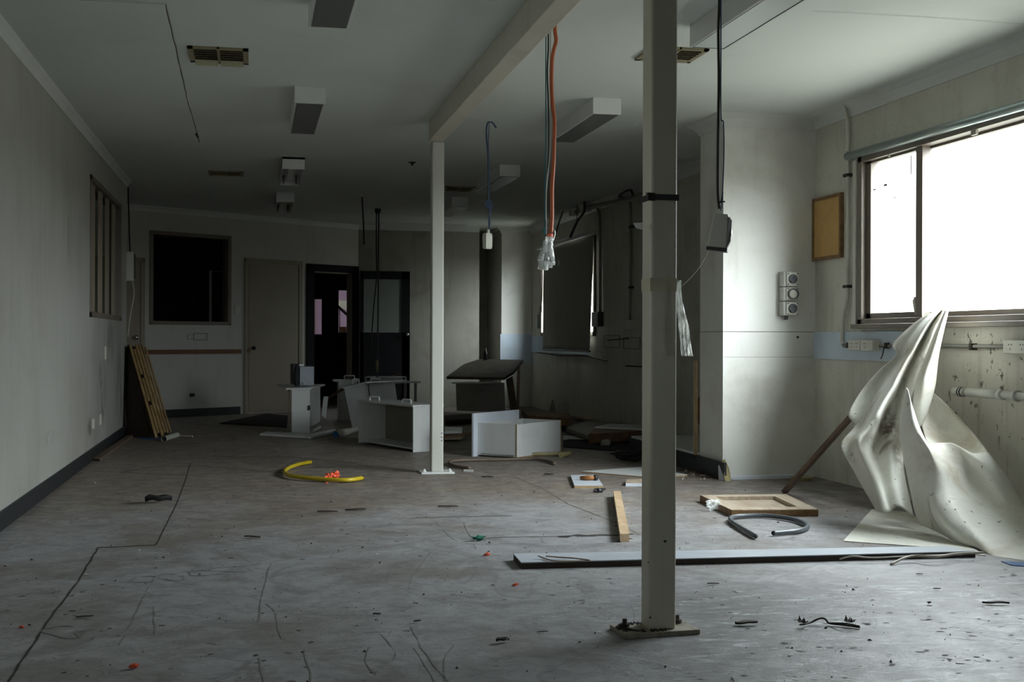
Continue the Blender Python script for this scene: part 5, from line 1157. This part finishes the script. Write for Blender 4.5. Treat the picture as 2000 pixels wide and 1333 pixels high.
strand([(1066, 1087, .008), (1090, 1089, .004), (1120, 1091, .003), (1152, 1095, .004)], .003, 'rust_wood', 'reddish_strip', 'thin reddish strip on the left end of the long white board')
strand([(1740, 1103, -.03), (1765, 1091, -.012), (1790, 1086, -.005), (1830, 1088, 0), (1870, 1082, 0), (1920, 1080, -.005)], .006, 'strip', 'beige_strip', 'torn beige strip along the right end of the long board')
strand([(1640, 1093, -.02), (1665, 1087, -.005), (1700, 1090, -.012), (1760, 1088, -.01), (1880, 1083, -.01)], .004, 'strip', 'beige_strip', 'long frayed strip along the front edge of the long board')
# leaning stick
t_ = thing('leaning_stick', at(1530, 963), 'dark timber stick leaning from the floor onto the fallen vinyl sheet', 'stick')
s0 = at(1532, 962, .01); s1 = atX(1668, 808, 3.60); dd = (s1-s0).normalized(); sd_ = dd.cross(UZ).normalized(); up_ = sd_.cross(dd)
mbs = MB().add([p + sd_*a*.024 + up_*b*.012 for p in (s0, s1) for a, b in ((-1, -1), (1, -1), (1, 1), (-1, 1))], [(3, 2, 1, 0), (4, 5, 6, 7), (0, 1, 5, 4), (1, 2, 6, 5), (2, 3, 7, 6), (3, 0, 4, 7)])
mbs.build('stick_body', 'timber_dark', t_, bev=.002)

# ================================================================== FALLEN VINYL SHEET
def patch(mb, cols, k=10, kk=8, amp=.006, seed=0):
    """cols: control columns of (px,py,depth); all the same length"""
    cc = [catmull([atD(x, y, d) for x, y, d in c], k) for c in cols]
    rows = [catmull([c[i] for c in cc], kk) for i in range(len(cc[0]))]
    n = len(rows[0]); vs = []
    for i, r in enumerate(rows):
        for j, p in enumerate(r):
            q = p*6+V((seed, 0, 0)); e = min(1, 4*min(i/len(rows), 1-i/len(rows))+.1)
            r1 = 1-abs(noise.noise(p*2.6+V((9, seed, 1))))*2.2; r2 = 1-abs(noise.noise(V((p.x*5, p.y*5, p.z*2.2))+V((3, seed*2, 1))))*2.2
            vs.append(p - W0*(amp*e*(.6*noise.noise(q)+1.5*max(0, r1)**3+1.0*max(0, r2)**3)))
    mb.add(vs, [(i*n+j, i*n+j+1, (i+1)*n+j+1, (i+1)*n+j) for i in range(len(rows)-1) for j in range(n-1)])
dr = MB()
L0 = [(1838, 603, 7.02), (1795, 625, 7.1), (1742, 671, 7.2), (1748, 694, 7.2), (1702, 738, 7.25), (1656, 806, 7.2), (1668, 832, 7.15), (1643, 872, 6.98), (1672, 930, 6.85), (1712, 999, 6.62)]
L1 = [(1839, 603, 6.98), (1803, 628, 7.05), (1762, 674, 7.15), (1757, 700, 7.17), (1722, 745, 7.2), (1690, 800, 7.16), (1681, 835, 7.05), (1662, 872, 6.92), (1690, 930, 6.75), (1718, 1001, 6.58)]
L2 = [(1840, 603, 6.88), (1815, 628, 6.86), (1790, 668, 6.84), (1768, 706, 6.82), (1738, 760, 6.78), (1712, 806, 6.74), (1694, 838, 6.70), (1676, 868, 6.66), (1694, 915, 6.66), (1724, 1002, 6.56)]
L3 = [(1841, 604, 6.95), (1819, 632, 7.0), (1795, 674, 7.02), (1775, 714, 7.0), (1752, 765, 6.98), (1732, 812, 6.96), (1716, 850, 6.92), (1705, 885, 6.88), (1714, 930, 6.78), (1738, 1000, 6.58)]
L4 = [(1843, 605, 6.90), (1826, 634, 6.93), (1806, 676, 6.95), (1786, 716, 6.95), (1768, 765, 6.93), (1756, 812, 6.90), (1744, 852, 6.86), (1738, 890, 6.80), (1744, 940, 6.70), (1756, 990, 6.55)]
L5 = [(1845, 606, 6.92), (1832, 640, 6.99), (1815, 680, 7.02), (1799, 720, 7.02), (1783, 765, 7.0), (1772, 812, 6.97), (1766, 852, 6.92), (1764, 890, 6.85), (1770, 945, 6.72), (1785, 1010, 6.5)]
patch(dr, [L0, L1, L2, L3, L4, L5], 7, 6, .012, 1)
S0 = [(1846, 605, 6.86), (1826, 650, 6.84), (1806, 700, 6.80), (1788, 750, 6.76), (1783, 800, 6.72), (1795, 834, 6.68)]
S1 = [(1849, 605, 6.80), (1833, 652, 6.76), (1818, 700, 6.72), (1802, 752, 6.66), (1796, 800, 6.64), (1797, 834, 6.66)]
S2 = [(1852, 608, 6.84), (1842, 652, 6.80), (1832, 696, 6.76), (1823, 760, 6.70), (1809, 806, 6.68), (1799, 832, 6.67)]
S3 = [(1851, 610, 6.92), (1840, 654, 6.92), (1829, 712, 6.90), (1826, 745, 6.88), (1812, 800, 6.80), (1800, 833, 6.75)]
patch(dr, [S0, S1, S2, S3], 7, 6, .006, 4)
B0 = [(1790, 790, 6.95), (1800, 835, 6.85), (1812, 866, 6.62), (1830, 900, 6.4)]
B1 = [(1808, 770, 6.98), (1820, 820, 6.92), (1840, 862, 6.72), (1862, 900, 6.45)]
B2 = [(1822, 768, 6.94), (1852, 815, 6.86), (1885, 862, 6.68), (1900, 900, 6.42)]
B3 = [(1842, 784, 6.88), (1880, 825, 6.72), (1916, 868, 6.52), (1926, 900, 6.35)]
B4 = [(1850, 795, 6.80), (1890, 840, 6.64), (1922, 874, 6.44), (1932, 892, 6.33)]
patch(dr, [B0, B1, B2, B3, B4], 6, 6, .006, 6)
F0 = [(1770, 758, 6.62), (1757, 822, 6.66), (1763, 890, 6.62), (1775, 950, 6.52), (1788, 1008, 6.42), (1800, 1026, 6.38)]
F1 = [(1774, 764, 6.50), (1772, 826, 6.42), (1782, 884, 6.40), (1796, 950, 6.36), (1812, 1010, 6.30), (1835, 1042, 6.22)]
F2 = [(1784, 800, 6.42), (1796, 852, 6.30), (1808, 880, 6.26), (1815, 940, 6.22), (1832, 1010, 6.08), (1872, 1060, 5.98)]
F3 = [(1808, 863, 6.36), (1822, 880, 6.28), (1832, 905, 6.22), (1848, 950, 6.16), (1872, 1010, 6.02), (1908, 1070, 5.84)]
F4 = [(1835, 866, 6.42), (1850, 890, 6.36), (1868, 915, 6.34), (1890, 960, 6.26), (1915, 1020, 6.02), (1942, 1092, 5.66)]
F5 = [(1862, 867, 6.40), (1882, 892, 6.36), (1905, 920, 6.32), (1930, 965, 6.22), (1955, 1030, 5.98), (1972, 1096, 5.60)]
F6 = [(1900, 886, 6.34), (1918, 905, 6.26), (1940, 940, 6.20), (1966, 985, 6.12), (1990, 1040, 5.92), (2005, 1097, 5.56)]
F7 = [(1928, 884, 6.32), (1944, 905, 6.26), (1968, 940, 6.22), (1994, 985, 6.16), (2040, 1040, 5.95), (2060, 1100, 5.54)]
F8 = [(1934, 892, 6.36), (1952, 915, 6.36), (1980, 955, 6.34), (2008, 1000, 6.28), (2070, 1060, 6.0), (2120, 1104, 5.5)]
patch(dr, [F0, F1, F2, F3, F4, F5, F6, F7, F8], 7, 6, .010, 9)
flat = [at(1647, 1057, .004), at(1703, 995, .004), at(1775, 1000, .006), at(1850, 1040, .006), at(1925, 1085, .006), at(1830, 1070, .004)]
t_ = tag(dr.build('vinyl_sheet', 'drape', smooth=True), 'large soiled beige vinyl sheet slumped from the window sill to the floor', 'sheet')
so = t_.modifiers.new('s', 'SOLIDIFY'); so.thickness = .0025; so.offset = 0
MB().slab([p[:2] for p in flat], .001, .004).build('sheet_corner', 'drape', t_)
tag(MB().slab([at(1955, 1098)[:2], at(2060, 1104)[:2], at(2060, 1112)[:2], at(1975, 1106)[:2]], .001, .004).build('blue_scrap', 'blue_tape'), 'flat blue scrap at the right edge under the vinyl sheet', 'scrap')

# ================================================================== SMALL LITTER
def leaf(px, py, L, mat, label, ang, curl=.02, w=.35, name='dry_leaf', cat='leaf', grp='dark curled leaves on the floor'):
    c = at(px, py); n = 9; vs = []
    for i in range(n):
        t = i/(n-1); ww = L*w*math.sin(math.pi*min(.97, t*.9+.06))*(1+.25*noise.noise(V((px, t*4, 0))))
        x = (t-.5)*L; h = .003+curl*.35*(.5+noise.noise(V((t*2.2, px, 0))))
        for s in (-1, 0, 1): vs.append(c + Rz(ang) @ V((x, s*ww*.5+L*.06*noise.noise(V((t*3, px, 7))), h+(abs(s)*curl*.5))))
    o = MB().add(vs, [(3*i+k, 3*i+k+1, 3*i+k+4, 3*i+k+3) for i in range(n-1) for k in (0, 1)]).build(name, mat, smooth=True)
    so = o.modifiers.new('s', 'SOLIDIFY'); so.thickness = .002
    return tag(o, label, cat, grp)
leaf(1458, 1222, .085, 'leaf', 'curled dark leaf right of the near post base', .0, .016)
leaf(982, 1256, .05, 'black', 'crumpled black scrap at the bottom middle of the floor', .3, .016, .6, 'black_scrap', 'scrap', None)
leaf(310, 984, .17, 'black', 'dark flattened glove-like scrap on the left floor', .5, .06, .55, 'dark_scrap', 'scrap', None)
leaf(1945, 1182, .10, 'leaf', 'long thin bark piece at the lower right', -.3, .012, .2, 'bark_piece', 'bark', None)
leaf(1815, 1182, .022, 'leaf', 'small dark crumb left of the bark piece', .6, .012, .7)
leaf(1072, 929, .07, 'leaf', 'dark leaf left of the blue offcut', .1, .014)
leaf(952, 934, .09, 'leaf', 'dark torn leaf below the white strip by the far post', -.4, .012, .22)
leaf(875, 992, .12, 'leaf', 'thin dark leaf in the middle of the floor', -.2, .01, .2)
leaf(640, 1002, .12, 'leaf', 'dark strip-like leaf left of the floor centre', -.2, .01, .16)
leaf(695, 998, .12, 'leaf', 'dark broad leaf just left of the floor centre', 0, .01, .22)
leaf(493, 1052, .09, 'leaf', 'small dark leaf on the left half of the floor', -.5, .01, .25)
leaf(736, 1203, .03, 'leaf', 'rolled brown leaf at the lower middle', 0, .008, .4)
leaf(815, 1217, .03, 'leaf', 'small brown leaf right of the rolled one', .4, .008, .4)
leaf(1060, 1237, .04, 'leaf', 'thin dark sliver left of the near post base', .1, .003, .14)
leaf(165, 1208, .06, 'leaf', 'dark leaf beside the long floor joint at lower left', .1, .006, .25)
leaf(1393, 1143, .05, 'leaf', 'small curled leaf just right of the near post', -.1, .006, .25)
leaf(1830, 1153, .03, 'leaf', 'small brown leaf left of the right edge', -.2, .006, .35)
leaf(1796, 1124, .03, 'leaf', 'thin brown leaf below the right end of the long board', -.1, .004, .3)
t_ = thing('dry_twig', at(1620, 1215), 'dry forked twig with leafy ends on the lower right floor', 'twig')
MB().tube([at(1563, 1221, .012), at(1580, 1218, .008), at(1600, 1209, .02), at(1612, 1210, .02), at(1620, 1218, .008), at(1650, 1222, .006), at(1680, 1226, .005)], .0035, 6, smooth_n=4).build('twig_stem', 'leaf', t_)
MB().tube([at(1620, 1218, .008), at(1655, 1219, .02), at(1678, 1224, .008)], .003, 6, smooth_n=4).build('twig_branch', 'leaf', t_)
for (x, y) in ((1568, 1218), (1659, 1217)):
    bm = MB(); c = at(x, y, .012)
    for k in range(7): 
        a_ = k*.9; bm.add([c, c+V((.02*math.cos(a_), .02*math.sin(a_), .012+.006*(k % 3))), c+V((.018*math.cos(a_+.5), .018*math.sin(a_+.5), .004))], [(0, 1, 2)])
    bm.build('twig_tuft', 'leaf', t_)
# uncountable crumbs
hp = MB(); rh = random.Random(9)
for k in range(160):
    a_ = rh.uniform(0, 6.28); d_ = .055+.03*rh.random()
    hp.lathe([(.002, -.001), (.004+.004*rh.random(), .0015), (.001, .004+.003*rh.random())], (1.33-.02+d_*math.cos(a_)*1.2, 4.0+d_*math.sin(a_)*.8, .016), (0, 0, 1), 5)
tag(hp.build('dirt_heap', 'stain'), 'ring of black grit piled on the plate of the near post', 'grit', kind='stuff')
cb = MB(); rnd = random.Random(4)
def crumb(mb, p, r):
    P = [p + V((rnd.uniform(-1, 1)*r, rnd.uniform(-1, 1)*r, 0)) for _ in range(3)] + [p+V((0, 0, r*.8))]
    mb.add(P, [(0, 1, 3), (1, 2, 3), (2, 0, 3), (2, 1, 0)])
for k in range(900):
    y = 3.3 + 10.5*rnd.random()**1.3; x = rnd.uniform(-1.1, 3.8)
    crumb(cb, V((x, y, .0005)), .003+.008*rnd.random()**3)
tag(cb.build('dark_crumbs', 'leaf'), 'scatter of dark grit and crumbs all over the concrete floor', 'grit', kind='stuff')
cb = MB()
for k in range(260):
    y = 3.4 + 10*rnd.random(); x = rnd.uniform(-1.1, 3.7); crumb(cb, V((x, y, .0005)), .002+.005*rnd.random()**3)
for k in range(120):
    p = at(rnd.uniform(1330, 1440), rnd.uniform(905, 940)); crumb(cb, V((p.x, p.y, 0)), .004+.012*rnd.random()**2)
tag(cb.build('pale_crumbs', 'pale_bit'), 'scatter of pale plaster crumbs over the concrete floor', 'grit', kind='stuff')
pl_ = MB()
for k in range(60):
    p = at(rnd.uniform(1325, 1410), rnd.uniform(908, 935)); a_ = rnd.random()*6; L = .02+.03*rnd.random()
    pl_.box(V((p.x, p.y, .006+.01*rnd.random())), (L, L*.5, .002), Rz(a_) @ Matrix.Rotation(rnd.uniform(-.5, .5), 3, 'X'))
tag(pl_.build('splinter_litter', 'brown_hose'), 'heap of brown splinters along the black kickboard behind the near post', 'litter', kind='stuff')
